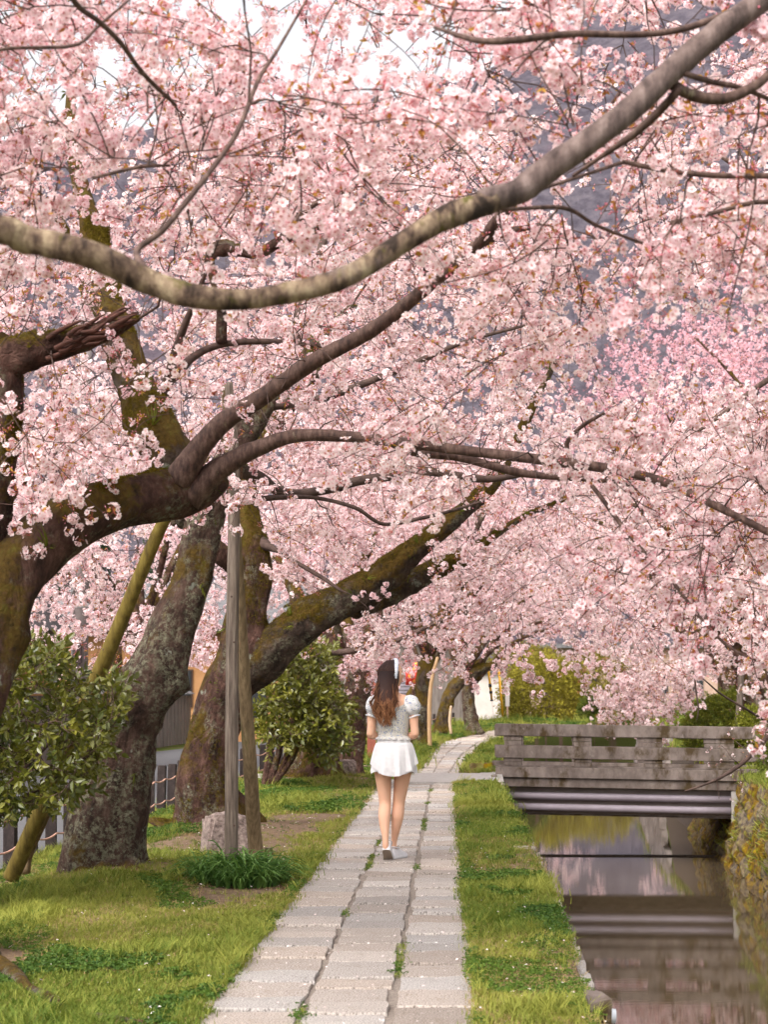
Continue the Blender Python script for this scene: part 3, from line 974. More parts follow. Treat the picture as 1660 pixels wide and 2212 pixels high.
def tubes_mesh(name, branches, mat, sides=5):
    """many thin branches in one mesh; branches: list of (P(k,3), r(k))"""
    Vs, qs = [], []; n0 = 0
    th = np.arange(sides) * 2 * PI / sides
    for P, r in branches:
        k = len(P)
        T = np.gradient(P, axis=0); T /= np.linalg.norm(T, axis=1)[:, None] + 1e-9
        ref = np.array([.3, .2, 1.0]) if abs(T[:, 2]).mean() < .8 else np.array([1.0, .2, 0])
        U = np.cross(T, ref); U /= np.linalg.norm(U, axis=1)[:, None] + 1e-9
        W_ = np.cross(T, U)
        V = P[:, None] + r[:, None, None] * (np.cos(th)[None, :, None] * U[:, None] + np.sin(th)[None, :, None] * W_[:, None])
        Vs.append(V.reshape(-1, 3))
        i = np.arange(k - 1)[:, None] * sides; j = np.arange(sides)[None]; j2 = (j + 1) % sides
        qs.append(np.stack([i + j, i + j2, i + sides + j2, i + sides + j], -1).reshape(-1, 4) + n0)
        n0 += k * sides
    return mesh_np(name, np.vstack(Vs), np.vstack(qs), None, [mat])


def in_poly(x, y, poly):
    c = np.zeros(len(x), bool)
    n = len(poly)
    for i in range(n):
        x1, y1 = poly[i]; x2, y2 = poly[(i + 1) % n]
        if y1 == y2: continue
        m = ((y1 > y) != (y2 > y)) & (x < (x2 - x1) * (y - y1) / (y2 - y1) + x1)
        c ^= m
    return c


def region(poly, y0, y1, n, g, holes=()):
    poly = np.array(poly, float)
    out = []
    lo, hi = poly.min(0), poly.max(0)
    while len(out) < n:
        x = g.uniform(lo[0], hi[0], n * 4); y = g.uniform(lo[1], hi[1], n * 4)
        k = in_poly(x, y, poly)
        for (hx, hy, hr) in holes:
            k &= ((x - hx) ** 2 + (y - hy) ** 2) > hr ** 2
        out += list(zip(x[k], y[k]))
    out = np.array(out[:n])
    return at_n(np.column_stack([out, g.uniform(y0, y1, n)]))


HOL = [(640, 170, 66), (890, 180, 50), (215, 255, 44), (330, 110, 34), (1480, 10, 40), (1270, 215, 44), (1330, 400, 32), (1430, 640, 66), (1560, 560, 34), (590, 210, 26)]


class Tree:
    def __init__(s, name, base, label, cat='tree', group=None, seed=1, barks=('bark_old', 'branch')):
        s.t = thing(name, tuple(base), label, cat, group)
        s.g = np.random.default_rng(seed); s.seed = seed
        s.P = np.zeros((60000, 3)); s.r = np.zeros(60000); s.D = np.zeros((60000, 3)); s.n = 0
        s.br = []; s.sp = []; s.sd = []; s.barks = barks; s.ferns = []; s.moss = []

    def _addnodes(s, P, r, every=1):
        D = np.gradient(P, axis=0); D /= np.linalg.norm(D, axis=1)[:, None] + 1e-9
        P, r, D = P[::every], r[::every], D[::every]
        k = len(P)
        s.P[s.n:s.n + k] = P; s.r[s.n:s.n + k] = r; s.D[s.n:s.n + k] = D; s.n += k

    def limb_px(s, name, rows, mat='bark_old', rough=1.0, flare=0, base_z=None, attach=False, rings=0.0, ferns=0, nodes=True, spr=0):
        """rows: px, py, Y, diameter in px"""
        R_ = np.array(rows, float)
        PR = np.column_stack([at_n(R_[:, :3]), R_[:, 3] * R_[:, 2] / FPX / 2])
        return s.limb(name, PR, mat, rough, flare, base_z, attach, rings, ferns, nodes, spr)

    def limb(s, name, PR, mat='bark_old', rough=1.0, flare=0, base_z=None, attach=False, rings=0.0, ferns=0, nodes=True, spr=0):
        PR = np.asarray(PR, float)
        if attach and s.n:
            d = np.linalg.norm(s.P[:s.n] - PR[0, :3], axis=1) - s.r[:s.n]
            i = int(np.argmin(d))
            if d[i] > .02:
                mid = (s.P[i] + PR[0, :3]) / 2 + s.D[i] * .1 * d[i]
                mid = mid + (PR[0, :3] - PR[1, :3]) * .15
                PR = np.vstack([[*s.P[i], PR[0, 3] * 1.15], [*mid, PR[0, 3] * 1.1], PR])
        me, Q = limb_mesh(name, PR, M[mat], seed=s.seed * 31 + s.n, rough=rough, flare=flare, gz=s.t.location.z if base_z is None else base_z, rings=rings)
        o = link(name, me, s.t)
        if mat in ('bark_moss', 'bark_dark') and Q[:, 3].max() > .06:
            L = np.sum(np.linalg.norm(np.diff(Q[:, :3], axis=0), axis=1))
            rm = Q[:, 3].mean()
            m = int(L * rm * (26000 if mat == 'bark_moss' else 9000) * (1 if Q[0, 1] < 24 else .12))
            m = min(m, 9000)
            nvx = len(me.vertices); Vv = np.empty(nvx * 3, np.float32); me.vertices.foreach_get('co', Vv); Vv = Vv.reshape(-1, 3)
            Nn = np.empty(nvx * 3, np.float32); me.vertex_normals.foreach_get('vector', Nn); Nn = Nn.reshape(-1, 3)
            sides = (40 if PR[:, 3].max() > .14 else 24 if PR[:, 3].max() > .06 else 12)
            up = Nn[:, 2] * .55 + 1.1 * fbm(Vv * 2.2, 5, 3)
            ok = np.nonzero(up > (.12 if mat == 'bark_moss' else .42))[0]
            if len(ok):
                i = s.g.choice(ok, m); sc = 1.0 if Q[0, 1] < 24 else 2.2
                i2 = np.minimum(i + sides, nvx - 3); i3 = np.where(i % sides == sides - 1, i - sides + 1, i + 1); i3 = np.minimum(i3, nvx - 3); u = s.g.random((m, 1)); w = s.g.random((m, 1))
                Pm = Vv[i] + (Vv[i2] - Vv[i]) * u + (Vv[i3] - Vv[i]) * w
                s.moss.append((Pm, Nn[i] + s.g.normal(size=(m, 3)) * .4, np.full(m, sc)))
        if nodes: s._addnodes(Q[:, :3], Q[:, 3], 2)
        if ferns:
            idx = s.g.integers(0, len(Q), ferns)
            for i in idx: s.ferns.append((Q[i, :3], Q[i, 3]))
        if spr:
            # short flowering spurs straight off this limb
            L = np.concatenate([[0], np.cumsum(np.linalg.norm(np.diff(Q[:, :3], axis=0), axis=1))])
            for _ in range(int(L[-1] * spr)):
                i = s.g.integers(1, len(Q))
                d = s.g.normal(size=3); d[2] += .2; d /= np.linalg.norm(d)
                s.sp.append(Q[i, :3] + d * Q[i, 3]); s.sd.append(d)
        return Q

    def grow(s, targets, ds=.20, sag=.0, start=.35, rmax=.02, bare=0.0, up=.12):
        g = s.g
        T = np.asarray(targets)
        d0 = np.array([np.min(np.sum((s.P[:s.n] - t) ** 2, 1)) for t in T])
        for ti in np.argsort(d0):
            t = T[ti]
            v = t - s.P[:s.n]
            d = np.linalg.norm(v, axis=1)
            al = np.sum(v * s.D[:s.n], 1) / (d + 1e-6)
            i = int(np.argmin(d * (1.25 - .35 * al)))
            L = d[i]
            if L < .12: continue
            p0 = s.P[i]; dr = v[i] / L
            c1 = p0 + (s.D[i] * .35 + dr * .65) * L * .4 + np.array([0, 0, up * L]) + g.normal(size=3) * .06 * L
            c2 = t - dr * L * .35 + np.array([0, 0, (up * .8 + sag) * L]) + g.normal(size=3) * .08 * L
            k = max(4, min(40, int(L / .09)))
            u = np.linspace(0, 1, k)[:, None]
            B = (1 - u) ** 3 * p0 + 3 * u * (1 - u) ** 2 * c1 + 3 * u * u * (1 - u) * c2 + u ** 3 * t
            B[1:] += g.normal(size=(k - 1, 3)) * min(.012, .02 * L)
            r0 = min(.6 * s.r[i], .0035 + .0075 * L, rmax)
            rr = np.linspace(max(r0, .003), .0022, k)
            s.br.append((B, rr))
            s._addnodes(B, rr, 2)
            if g.random() < bare: continue
            m = max(1, int(L * (1 - start) / ds))
            us = start + (1 - start) * (np.arange(m) + g.uniform(.2, .8, m)) / m
            for uu in us:
                j = min(k - 2, int(uu * (k - 1)))
                f = uu * (k - 1) - j
                dd = B[j + 1] - B[j]; dd /= np.linalg.norm(dd) + 1e-9
                dd = dd * .8 + g.normal(size=3) * .55; dd[2] += .05
                s.sp.append(B[j] * (1 - f) + B[j + 1] * f); s.sd.append(dd)
            s.sp.append(B[-1] - dr * .05); s.sd.append(dr + g.normal(size=3) * .3)

    def finish(s, kind='near', scale=1.0, tint=.5, tw='branch', sides=5, clear=None, nm='blossoms'):
        g = s.g
        if s.br:
            link('twigs', tubes_mesh('twigs', s.br, M[tw], sides), s.t, kind='stuff')
        if s.sp:
            P = np.array(s.sp); D = np.array(s.sd)
            loc = (P - [0, 0, CAMZ]) @ RM
            qx, qy = 830 - loc[:, 0] / loc[:, 2] * FPX, 1106 + loc[:, 1] / loc[:, 2] * FPX
            ok = np.ones(len(P), bool)
            for hx, hy, hr in HOL:
                ok &= ~((np.hypot(qx - hx, (qy - hy) * 1.3) < hr * (.75 + .5 * g.random(len(P)))) & (g.random(len(P)) < .93) & (kind != 'camellia'))
            P, D = P[ok], D[ok]; n = len(P)
            if clear is not None:
                k = clear(P, g); P, D = P[k], D[k]; n = len(P)
            src = SETS[kind]
            scatter(nm, P, dir_rot(D, g.uniform(0, 6.28, n)), scale * g.uniform(.8, 1.2, n), g.integers(0, len(src), n),
                    np.clip(tint + g.normal(size=n) * .22, 0, 1), src, s.t, kind='stuff')
        if s.moss:
            P = np.vstack([a for a, b, c in s.moss]); D = np.vstack([b for a, b, c in s.moss]); sc = np.concatenate([c for a, b, c in s.moss]); n = len(P)
            scatter('moss', P, dir_rot(D, g.uniform(0, 6.28, n)), sc * g.uniform(.6, 1.3, n), np.zeros(n), g.random(n), [MOSS], s.t, kind='stuff')
        if s.ferns:
            P = []; Rr = []
            for (c, r) in s.ferns:
                d = g.normal(size=3); d[2] = abs(d[2]) * .5; d[1] -= .5; d /= np.linalg.norm(d)
                P.append(c + d * r * .95); Rr.append(d)
            n = len(P)
            scatter('ferns', P, dir_rot(np.array(Rr), g.uniform(0, 6.28, n)), g.uniform(.6, 1.3, n), np.zeros(n), g.random(n), [FERN], s.t, kind='stuff')
        print('TREE', s.t.name, 'sprays', len(s.sp), 'branches', len(s.br))


def fern_mesh():
    g = np.random.default_rng(3); mb = MB()
    for k in range(14):
        a = g.uniform(0, 6.28); L = g.uniform(.05, .12)
        d = np.array([.6, math.cos(a) * .6, math.sin(a) * .6])
        x = np.linspace(0, 1, 5)[:, None]
        P = x * d * L + x ** 2 * np.array([0, 0, -.5]) * L
        w = np.array([.0015, .0035, .0035, .0025, .0005])
        side = np.cross(d, [0, 0, 1]); side /= np.linalg.norm(side) + 1e-6
        V = np.vstack([P - side * w[:, None], P + side * w[:, None]])
        mb.add(V, [[i, i + 1, 6 + i, 5 + i] for i in range(4)])
    return mb.mesh('fern_tuft', [M['fern']], False)


FERN = fern_mesh()


def moss_mesh():
    g = np.random.default_rng(4); mb = MB()
    for k in range(12):
        d = np.array([1, *(g.normal(size=2) * .8)]); d /= np.linalg.norm(d); L = g.uniform(.006, .014)
        c = np.array([-.003, *(g.normal(size=2) * .008)]); sd_ = np.cross(d, g.normal(size=3)); sd_ *= .0018 / np.linalg.norm(sd_)
        mb.add([c - sd_, c + sd_, c + d * L], None, [[0, 1, 2]])
    return mb.mesh('moss_tuft', [M['moss']], False)


MOSS = moss_mesh()

# ---- first tree: the near limb that crosses the top of the view
T = Tree('cherry_tree', (-2.35, 3.9, 0), 'nearest cherry tree, its thick mottled limb sweeping right across the top of the view', seed=11, group=None)
base = np.array([[-2.35, 3.9, -.15, .19], [-2.35, 3.95, .4, .15], [-2.3, 4.0, 1.1, .125], [-2.1, 4.1, 1.8, .105], [-1.75, 4.25, 2.28, .085]])
rows = [(-60, 508, 4.35, 72), (60, 524, 4.4, 66), (140, 536, 4.4, 62), (230, 560, 4.45, 62), (330, 608, 4.5, 60), (430, 636, 4.5, 54), (540, 641, 4.55, 50), (640, 622, 4.6, 50), (720, 600, 4.6, 52), (800, 560, 4.7, 52),
        (880, 510, 4.75, 50), (960, 466, 4.8, 56), (1060, 434, 4.9, 60), (1130, 414, 5.0, 62), (1190, 368, 5.05, 66), (1300, 290, 5.1, 62), (1380, 226, 5.2, 60), (1460, 152, 5.3, 60), (1560, 66, 5.4, 58), (1660, -10, 5.5, 55), (1800, -130, 5.7, 48), (1960, -230, 5.9, 36)]
R_ = np.array(rows, float)
PR = np.column_stack([at_n(R_[:, :3]), R_[:, 3] * R_[:, 2] / FPX / 2 * .9])
T.limb('trunk', base, 'bark_old', flare=.5)
T.limb('limb', np.vstack([base[-1:], PR[:13]]), 'bark_limb', rough=1.0, rings=.06)
T.limb('limb', np.vstack([PR[12] + (PR[11] - PR[12]) * .12, PR[12:]]), 'bark_limb_brown', rough=.95, rings=.05)
for rows in ([(1440, 175, 5.3, 26), (1492, 205, 5.35, 26), (1560, 214, 5.4, 26), (1620, 192, 5.45, 24), (1665, 158, 5.5, 20), (1720, 90, 5.6, 14)],
             [(1470, 190, 5.3, 20), (1420, 245, 5.35, 20), (1370, 290, 5.4, 18), (1310, 332, 5.5, 12), (1240, 380, 5.7, 8)],
             [(1480, 160, 5.3, 14), (1540, 178, 5.4, 14), (1600, 190, 5.45, 12), (1700, 230, 5.6, 9)],
             [(1760, -60, 5.7, 16), (1480, 62, 5.5, 15), (1230, 74, 5.3, 16), (1110, 88, 5.2, 17), (1030, 88, 5.2, 14), (940, 60, 5.3, 8)]):
    T.limb_px('limb', rows, 'bark_young', rough=.5, attach=True)
for rows in ([(295, 545, 5.0, 15), (350, 500, 5.1, 15), (400, 440, 5.2, 14), (440, 390, 5.3, 13), (490, 322, 5.5, 12), (520, 270, 5.6, 12), (560, 170, 5.8, 10), (600, 108, 5.9, 8), (680, -30, 6.1, 5)],
             [(130, -60, 4.7, 16), (165, 10, 4.9, 14), (215, 48, 5.1, 13), (262, 95, 5.2, 12), (310, 160, 5.4, 11), (380, 228, 5.6, 8)],
             [(-60, 120, 5.4, 12), (20, 105, 5.4, 9), (110, 103, 5.5, 9), (170, 96, 5.5, 8), (215, 55, 5.6, 7), (280, 0, 5.7, 5)],
             [(1750, 385, 6.0, 16), (1660, 380, 6.0, 14), (1540, 379, 6.0, 13), (1420, 365, 6.0, 13), (1348, 350, 6.0, 11)],
             [(1780, 470, 6.3, 12), (1660, 436, 6.2, 11), (1550, 458, 6.2, 10), (1450, 482, 6.3, 11)],
             [(200, 385, 5.8, 8), (300, 361, 5.9, 9), (365, 358, 6.0, 6)],
             [(1350, 350, 6.0, 9), (1080, 445, 5.5, 8), (1220, 450, 5.8, 10), (1300, 492, 6.0, 8), (1480, 560, 6.3, 5)]):
    T.limb_px('limb', rows, 'bark_young', rough=.4, attach=rows[0][0] < 600 and rows[0][1] > 400)
g = T.g
T.grow(region([(-300, -250), (1960, -250), (1960, 40), (1500, 60), (1250, 230), (1000, 400), (700, 520), (300, 470), (-300, 450)], 5.6, 9.0, 215, g, HOL), ds=.2)
T.grow(region([(-200, -150), (1860, -150), (1860, 300), (1200, 300), (700, 480), (-200, 430)], 5.2, 8.5, 90, g), bare=1, rmax=.012)
T.grow(region([(1400, 200), (1960, 60), (1960, 620), (1500, 560), (1150, 620), (1000, 560), (1180, 420)], 5.6, 8.6, 52, g, HOL), ds=.2)
def clear1(P, g):
    keep = np.ones(len(P), bool)
    Lm = PR[:, :3]
    for a in Lm:   # keep blossoms from hanging between the lens and the big limb
        keep &= ~((np.abs(P[:, 0] / P[:, 1] - a[0] / a[1]) < .028) & (np.abs((P[:, 2] - CAMZ) / P[:, 1] - (a[2] - CAMZ) / a[1]) < .016) & (P[:, 1] < a[1] + .12))
    for px, py, Y in ((560, 865, 10.3), (620, 823, 10.2), (680, 782, 10.1), (740, 749, 10), (800, 716, 9.9), (860, 669, 9.8), (920, 622, 9.7), (975, 576, 9.6), (1030, 530, 9.5), (1060, 494, 9.4), (1090, 458, 9.3)):
        a = at(px, py, Y)
        keep &= ~((np.abs(P[:, 0] / P[:, 1] - a[0] / a[1]) < .020) & (np.abs((P[:, 2] - CAMZ) / P[:, 1] - (a[2] - CAMZ) / a[1]) < .016) & (g.random(len(P)) < .92))
    return keep & (P[:, 1] > 4.3)
T.finish('near', 1.0, .45, clear=clear1)

# ---- second tree: the arching trunk at the left with the long limbs over the path
T = Tree('cherry_tree', (-2.9, 9.4, -.03), 'old mossy cherry tree arching in from the left border, limbs fanning over the path', seed=12)
for rows in ([(-120, 2040, 9.2, 90), (-40, 2070, 9.0, 60), (20, 2100, 8.75, 46), (60, 2140, 8.4, 30), (110, 2158, 8.15, 24), (130, 2170, 8.0, 8)], [(150, 2195, 7.75, 6), (200, 2192, 7.7, 14), (260, 2200, 7.62, 18), (320, 2208, 7.5, 12), (370, 2216, 7.45, 4)]):
    T.limb_px('root', rows, 'bark_old', rough=1.2, nodes=False)
T.limb_px('trunk', [(-270, 2090, 9.4, 250), (-215, 1900, 9.4, 200), (-150, 1740, 9.5, 180), (-95, 1600, 9.6, 170), (-45, 1450, 9.7, 160), (0, 1320, 9.8, 150), (75, 1205, 10, 136), (170, 1125, 10.1, 122), (280, 1078, 10.3, 108), (370, 1062, 10.5, 112), (440, 1050, 10.6, 90), (480, 1040, 10.7, 50)],
          'bark_dark', rough=.9, flare=.35, ferns=16)
T.limb_px('limb', [(395, 1085, 10.55, 60), (375, 1010, 10.6, 108), (335, 930, 10.7, 104), (300, 850, 10.9, 86), (262, 770, 11, 80), (240, 700, 11.2, 74), (222, 620, 11.4, 64), (195, 500, 11.6, 50), (170, 400, 11.8, 38), (150, 250, 12.3, 24), (170, 100, 12.8, 12)], 'bark_moss', rough=1.0, ferns=10)
B1 = [(385, 1040, 10.45, 66), (440, 960, 10.4, 48), (495, 905, 10.35, 43), (560, 865, 10.3, 39), (680, 782, 10.1, 35), (800, 716, 9.9, 32), (920, 622, 9.7, 29), (1030, 530, 9.5, 27), (1090, 458, 9.3, 24), (1180, 380, 9.1, 20), (1260, 310, 9, 14), (1340, 200, 8.9, 8)]
T.limb_px('limb', B1, 'bark_young', rough=.5)
T.limb_px('limb', [(1036, 528, 9.5, 20), (1090, 505, 9.45, 18), (1155, 488, 9.4, 14), (1230, 500, 9.3, 8)], 'bark_young', rough=.5)
B2 = [(400, 1075, 10.5, 66), (450, 1030, 10.5, 56), (500, 995, 10.45, 44), (560, 966, 10.4, 36), (640, 942, 10.3, 29), (760, 944, 10.2, 25), (880, 958, 10.0, 23), (1000, 973, 9.9, 22), (1110, 986, 9.8, 23), (1220, 1000, 9.6, 22), (1320, 1013, 9.5, 21), (1430, 1040, 9.3, 20), (1540, 1090, 9.1, 17), (1660, 1150, 8.9, 15), (1780, 1215, 8.8, 10)]
T.limb_px('limb', B2, 'bark_young', rough=.5)
T.limb_px('limb', [(840, 955, 10.05, 16), (900, 978, 10.1, 20), (990, 988, 10.15, 20), (1060, 1006, 10.1, 18), (1120, 1020, 10.1, 18), (1200, 1030, 10.1, 13), (1330, 1040, 10.2, 8)], 'bark_young', rough=.5)
T.limb_px('limb', [(1238, 1003, 9.6, 12), (1290, 1062, 9.5, 10), (1340, 1130, 9.4, 10), (1400, 1202, 9.2, 9), (1450, 1252, 9.1, 8), (1510, 1330, 9.0, 7), (1580, 1400, 8.9, 6), (1680, 1445, 8.8, 4)], 'bark_young', rough=.4)
T.limb_px('limb', [(1240, 1000, 9.6, 12), (1225, 960, 9.6, 11), (1260, 920, 9.5, 9), (1330, 880, 9.4, 6)], 'bark_young', rough=.4)
T.limb_px('limb', [(345, 890, 10.8, 24), (362, 820, 10.7, 22), (378, 760, 10.6, 20), (400, 700, 10.5, 16), (425, 640, 10.4, 12), (470, 520, 10.2, 8)], 'branch', rough=.4)
T.limb_px('limb', [(325, 880, 10.8, 26), (360, 830, 10.9, 24), (420, 770, 11, 18), (480, 745, 11.1, 15), (560, 738, 11.2, 14), (650, 742, 11.3, 13), (740, 744, 11.4, 12), (860, 700, 11.4, 8)], 'branch', rough=.4)
T.limb_px('limb', [(452, 560, 11, 22), (478, 533, 11, 40), (520, 540, 11, 28), (560, 545, 11, 26), (620, 514, 10.9, 22), (700, 492, 10.8, 18), (775, 476, 10.7, 10)], 'bark_dark', rough=.8, attach=True)
T.limb_px('limb', [(618, 516, 10.9, 20), (650, 468, 10.8, 15), (690, 436, 10.7, 12), (752, 424, 10.6, 8)], 'bark_young', rough=.5)
# broken, jagged stub on a second stem at the left border
T.limb_px('limb', [(-40, 1330, 9.9, 100), (-30, 1200, 9.9, 90), (-8, 1050, 9.9, 80), (2, 900, 9.9, 84), (-20, 780, 9.9, 110), (-60, 680, 9.9, 80), (-60, 500, 9.9, 50)], 'bark_dark', rough=1.0)
T.limb_px('limb', [(-20, 790, 9.9, 96), (60, 762, 9.9, 78), (130, 742, 9.9, 66), (200, 722, 9.9, 50), (255, 704, 9.9, 34), (300, 688, 9.9, 12)], 'bark_dark', rough=1.6)
sm = MB(); gg = np.random.default_rng(8)
for k in range(30):
    u0 = gg.uniform(.1, .85); u1 = min(1.05, u0 + gg.uniform(.12, .4)); yy = 9.78 + gg.uniform(-.07, .12); w0 = gg.uniform(-26, 26) * (1 - .5 * u0)
    a = at(60 + 230 * u0, 770 - 80 * u0 + w0, yy); b = at(60 + 230 * u1, 770 - 82 * u1 + w0 + gg.uniform(-14, 8), yy)
    sm.tube([a, a * .6 + b * .4 + gg.normal(size=3) * .008, b * .8 + a * .2 + gg.normal(size=3) * .012, b], [.016, .014, .008, .001], 5)
link('splintered_wood', sm.mesh('splinters', [noise_mat('dead_wood', [(.3, (.02, .008, .006)), (.7, (.11, .045, .032))], 25, stretch=(.4, 1, 3))]), T.t)
g = T.g
T.grow(region([(-350, 560), (120, 600), (420, 650), (700, 640), (620, 800), (330, 880), (320, 1020), (180, 1090), (60, 1120), (-350, 1250)], 8.6, 11.8, 46, g), ds=.22)
T.grow(region([(60, 880), (320, 900), (340, 1000), (230, 1020), (120, 1090), (60, 1040)], 9.3, 9.9, 12, g), ds=.16, start=.3)
T.grow(region([(-300, 0), (600, 100), (1100, 300), (1000, 480), (400, 620), (-300, 560)], 8.2, 12, 60, g, HOL), ds=.24)
T.grow(region([(1040, 560), (1190, 500), (1350, 440), (1560, 500), (1520, 600), (1340, 600), (1300, 680), (1150, 740), (1060, 700)], 8.0, 10.5, 28, g), ds=.2)
T.grow(region([(820, 880), (1060, 900), (1250, 960), (1280, 880), (1500, 920), (1800, 900), (1800, 1330), (1600, 1300), (1480, 1230), (1330, 1110), (1180, 1060), (960, 1030), (840, 990)], 8.2, 10.4, 66, g), ds=.18, start=.3)
T.grow(region([(1320, 1120), (1500, 1200), (1800, 1300), (1800, 1440), (1640, 1420), (1500, 1330), (1400, 1280)], 8.0, 10.2, 18, g), ds=.26, start=.5, sag=-.1)
T.grow(region([(560, 640), (980, 560), (1000, 760), (820, 800), (560, 880)], 9.2, 11.8, 22, g), ds=.24)
def clear2(P, g):
    keep = np.ones(len(P), bool)
    LA = [(60, 1220, 10), (110, 1170, 10), (170, 1120, 10.1), (220, 1098, 10.2), (270, 1085, 10.3), (320, 1075, 10.4), (370, 1068, 10.5), (400, 1080, 10.5), (380, 1010, 10.6), (345, 940, 10.7), (318, 880, 10.9)]
    for i in range(len(LA) - 1):
        for w in (0, .5):
            a = at(*[LA[i][k] * (1 - w) + LA[i + 1][k] * w for k in range(3)])
            keep &= ~((np.abs(P[:, 0] / P[:, 1] - a[0] / a[1]) < .017) & (np.abs((P[:, 2] - CAMZ) / P[:, 1] - (a[2] - CAMZ) / a[1]) < .014) & (P[:, 1] < a[1] + .15) & (g.random(len(P)) < .85))
    for rows in (B1[1:10], B2[2:13]):
        Lm = at_n(np.array(catmull(np.array(rows, float), 60))[:, :3])
        for a in Lm:
            keep &= ~((np.abs(P[:, 0] / P[:, 1] - a[0] / a[1]) < .013) & (np.abs((P[:, 2] - CAMZ) / P[:, 1] - (a[2] - CAMZ) / a[1]) < .011) & (P[:, 1] < a[1] + .1) & (g.random(len(P)) < .85))
    return keep
T.grow(region([(-300, 560), (700, 560), (1000, 700), (700, 980), (200, 900), (-300, 1000)], 9.4, 12, 70, g), bare=1, rmax=.016)
T.grow(region([(600, 900), (1700, 900), (1700, 1350), (1300, 1350), (900, 1100)], 8.8, 11, 40, g), bare=1, rmax=.012)
T.finish('near', 1.0, .62, clear=clear2)

# ---- third tree: leaning trunk whose foot shows at the left
T = Tree('cherry_tree', (-2.54, 13.8, 0), 'old cherry tree with lichen covered trunk leaning right, whole foot visible in the grass', seed=13)
T.limb_px('trunk', [(245, 1915, 13.8, 130), (232, 1870, 13.8, 136), (224, 1800, 13.8, 146), (236, 1700, 13.8, 142), (276, 1600, 13.8, 136), (322, 1510, 13.8, 128), (362, 1420, 13.8, 114), (390, 1330, 13.8, 96), (410, 1240, 13.8, 86), (422, 1160, 13.85, 80), (442, 1090, 13.9, 84), (485, 1010, 14, 76), (525, 935, 14.1, 64), (570, 872, 14.2, 50), (625, 810, 14.4, 36), (690, 740, 14.6, 26), (760, 660, 14.8, 14)],
          'bark_old', rough=1.15, flare=.36, ferns=34)
for rows in ([(255, 1850, 13.7, 60), (290, 1880, 13.5, 46), (316, 1900, 13.3, 30), (345, 1912, 13.2, 12)], [(215, 1860, 13.7, 60), (178, 1885, 13.5, 40), (150, 1902, 13.4, 16)], [(235, 1870, 13.6, 60), (230, 1905, 13.25, 40), (240, 1925, 13.05, 16)]):
    T.limb_px('root', rows, 'bark_old', rough=1.3, nodes=False)
T.limb_px('limb', [(415, 1130, 13.9, 60), (380, 1040, 14, 64), (340, 920, 14.2, 56), (290, 800, 14.4, 46), (200, 640, 14.8, 34), (120, 460, 15.2, 22)], 'bark_moss', rough=.8)
T.limb_px('limb', [(492, 1010, 14.1, 40), (560, 1030, 14.4, 26), (600, 1060, 14.8, 22), (647, 1067, 15, 20), (717, 1055, 15, 21), (776, 1038, 15, 21), (859, 1026, 15, 20), (921, 1017, 15, 19), (1005, 1030, 15, 19), (1067, 1034, 15.1, 15), (1160, 1020, 15.2, 9)], 'branch', rough=.5)
T.limb_px('limb', [(500, 1080, 14.2, 16), (600, 1075, 14.6, 12), (682, 1076, 15, 9), (767, 1097, 15, 9), (830, 1132, 15.1, 8), (921, 1117, 15.2, 8), (984, 1101, 15.3, 7), (1040, 1084, 15.4, 5)], 'branch', rough=.4, attach=True)
T.limb_px('limb', [(600, 830, 14.3, 28), (640, 700, 14.6, 22), (700, 520, 15, 18), (760, 340, 15.5, 12), (820, 200, 16, 8)], 'branch', rough=.5)
T.limb_px('limb', [(560, 880, 14.2, 24), (700, 860, 14.2, 18), (860, 800, 14.2, 14), (1000, 740, 14.2, 10), (1150, 700, 14.2, 6)], 'branch', rough=.5)
g = T.g
T.grow(region([(-350, 300), (500, 200), (1080, 250), (1120, 600), (1120, 900), (900, 1150), (560, 1180), (300, 900), (-350, 900)], 12.5, 18.5, 300, g, HOL[:3]), ds=.3)
T.grow(region([(-200, 500), (600, 300), (1200, 500), (1100, 1100), (560, 1180), (200, 900)], 12.5, 17, 90, g), bare=1, rmax=.03)
T.grow(region([(60, 1120), (330, 1150), (340, 1350), (420, 1420), (280, 1440), (160, 1400), (60, 1300)], 14.6, 17, 34, g), ds=.24)
T.finish('near', 1.0, .6)

# ---- fourth tree: behind, with the mossy limb rising to the right
T = Tree('cherry_tree', (-2.34, 18.3, 0), 'big dark cherry tree behind the wooden props, mossy limb slanting up to the right', seed=14)
T.limb_px('trunk', [(440, 1830, 18.3, 150), (446, 1790, 18.3, 126), (452, 1730, 18.3, 112), (466, 1650, 18.3, 104), (486, 1560, 18.3, 102), (506, 1480, 18.3, 104), (524, 1400, 18.3, 104), (540, 1320, 18.3, 88), (550, 1240, 18.4, 80), (546, 1170, 18.5, 74), (530, 1120, 18.6, 66), (530, 1040, 18.8, 50), (560, 960, 19, 40), (640, 860, 19.4, 26), (740, 740, 20, 14)],
          'bark_dark', rough=1.1, flare=.5, ferns=26)
C1 = [(515, 1480, 18.3, 60), (560, 1425, 18.2, 96), (610, 1380, 18.2, 88), (680, 1336, 18.2, 78), (760, 1296, 18.2, 72), (830, 1252, 18.2, 66), (900, 1188, 18.2, 52), (950, 1150, 18.2, 44), (1000, 1108, 18.2, 36), (1045, 1062, 18.3, 34), (1078, 1020, 18.4, 30), (1110, 960, 18.5, 24), (1150, 880, 18.6, 18), (1200, 780, 18.8, 10)]
T.limb_px('limb', C1, 'bark_moss', rough=.9, ferns=26)
T.limb_px('limb', [(760, 1310, 18.3, 60), (820, 1284, 18.5, 62), (880, 1262, 18.6, 52), (950, 1224, 18.7, 42), (1005, 1204, 18.8, 32), (1060, 1162, 18.9, 20), (1130, 1118, 19, 12), (1220, 1080, 19.1, 8)], 'bark_moss', rough=.8, ferns=8)
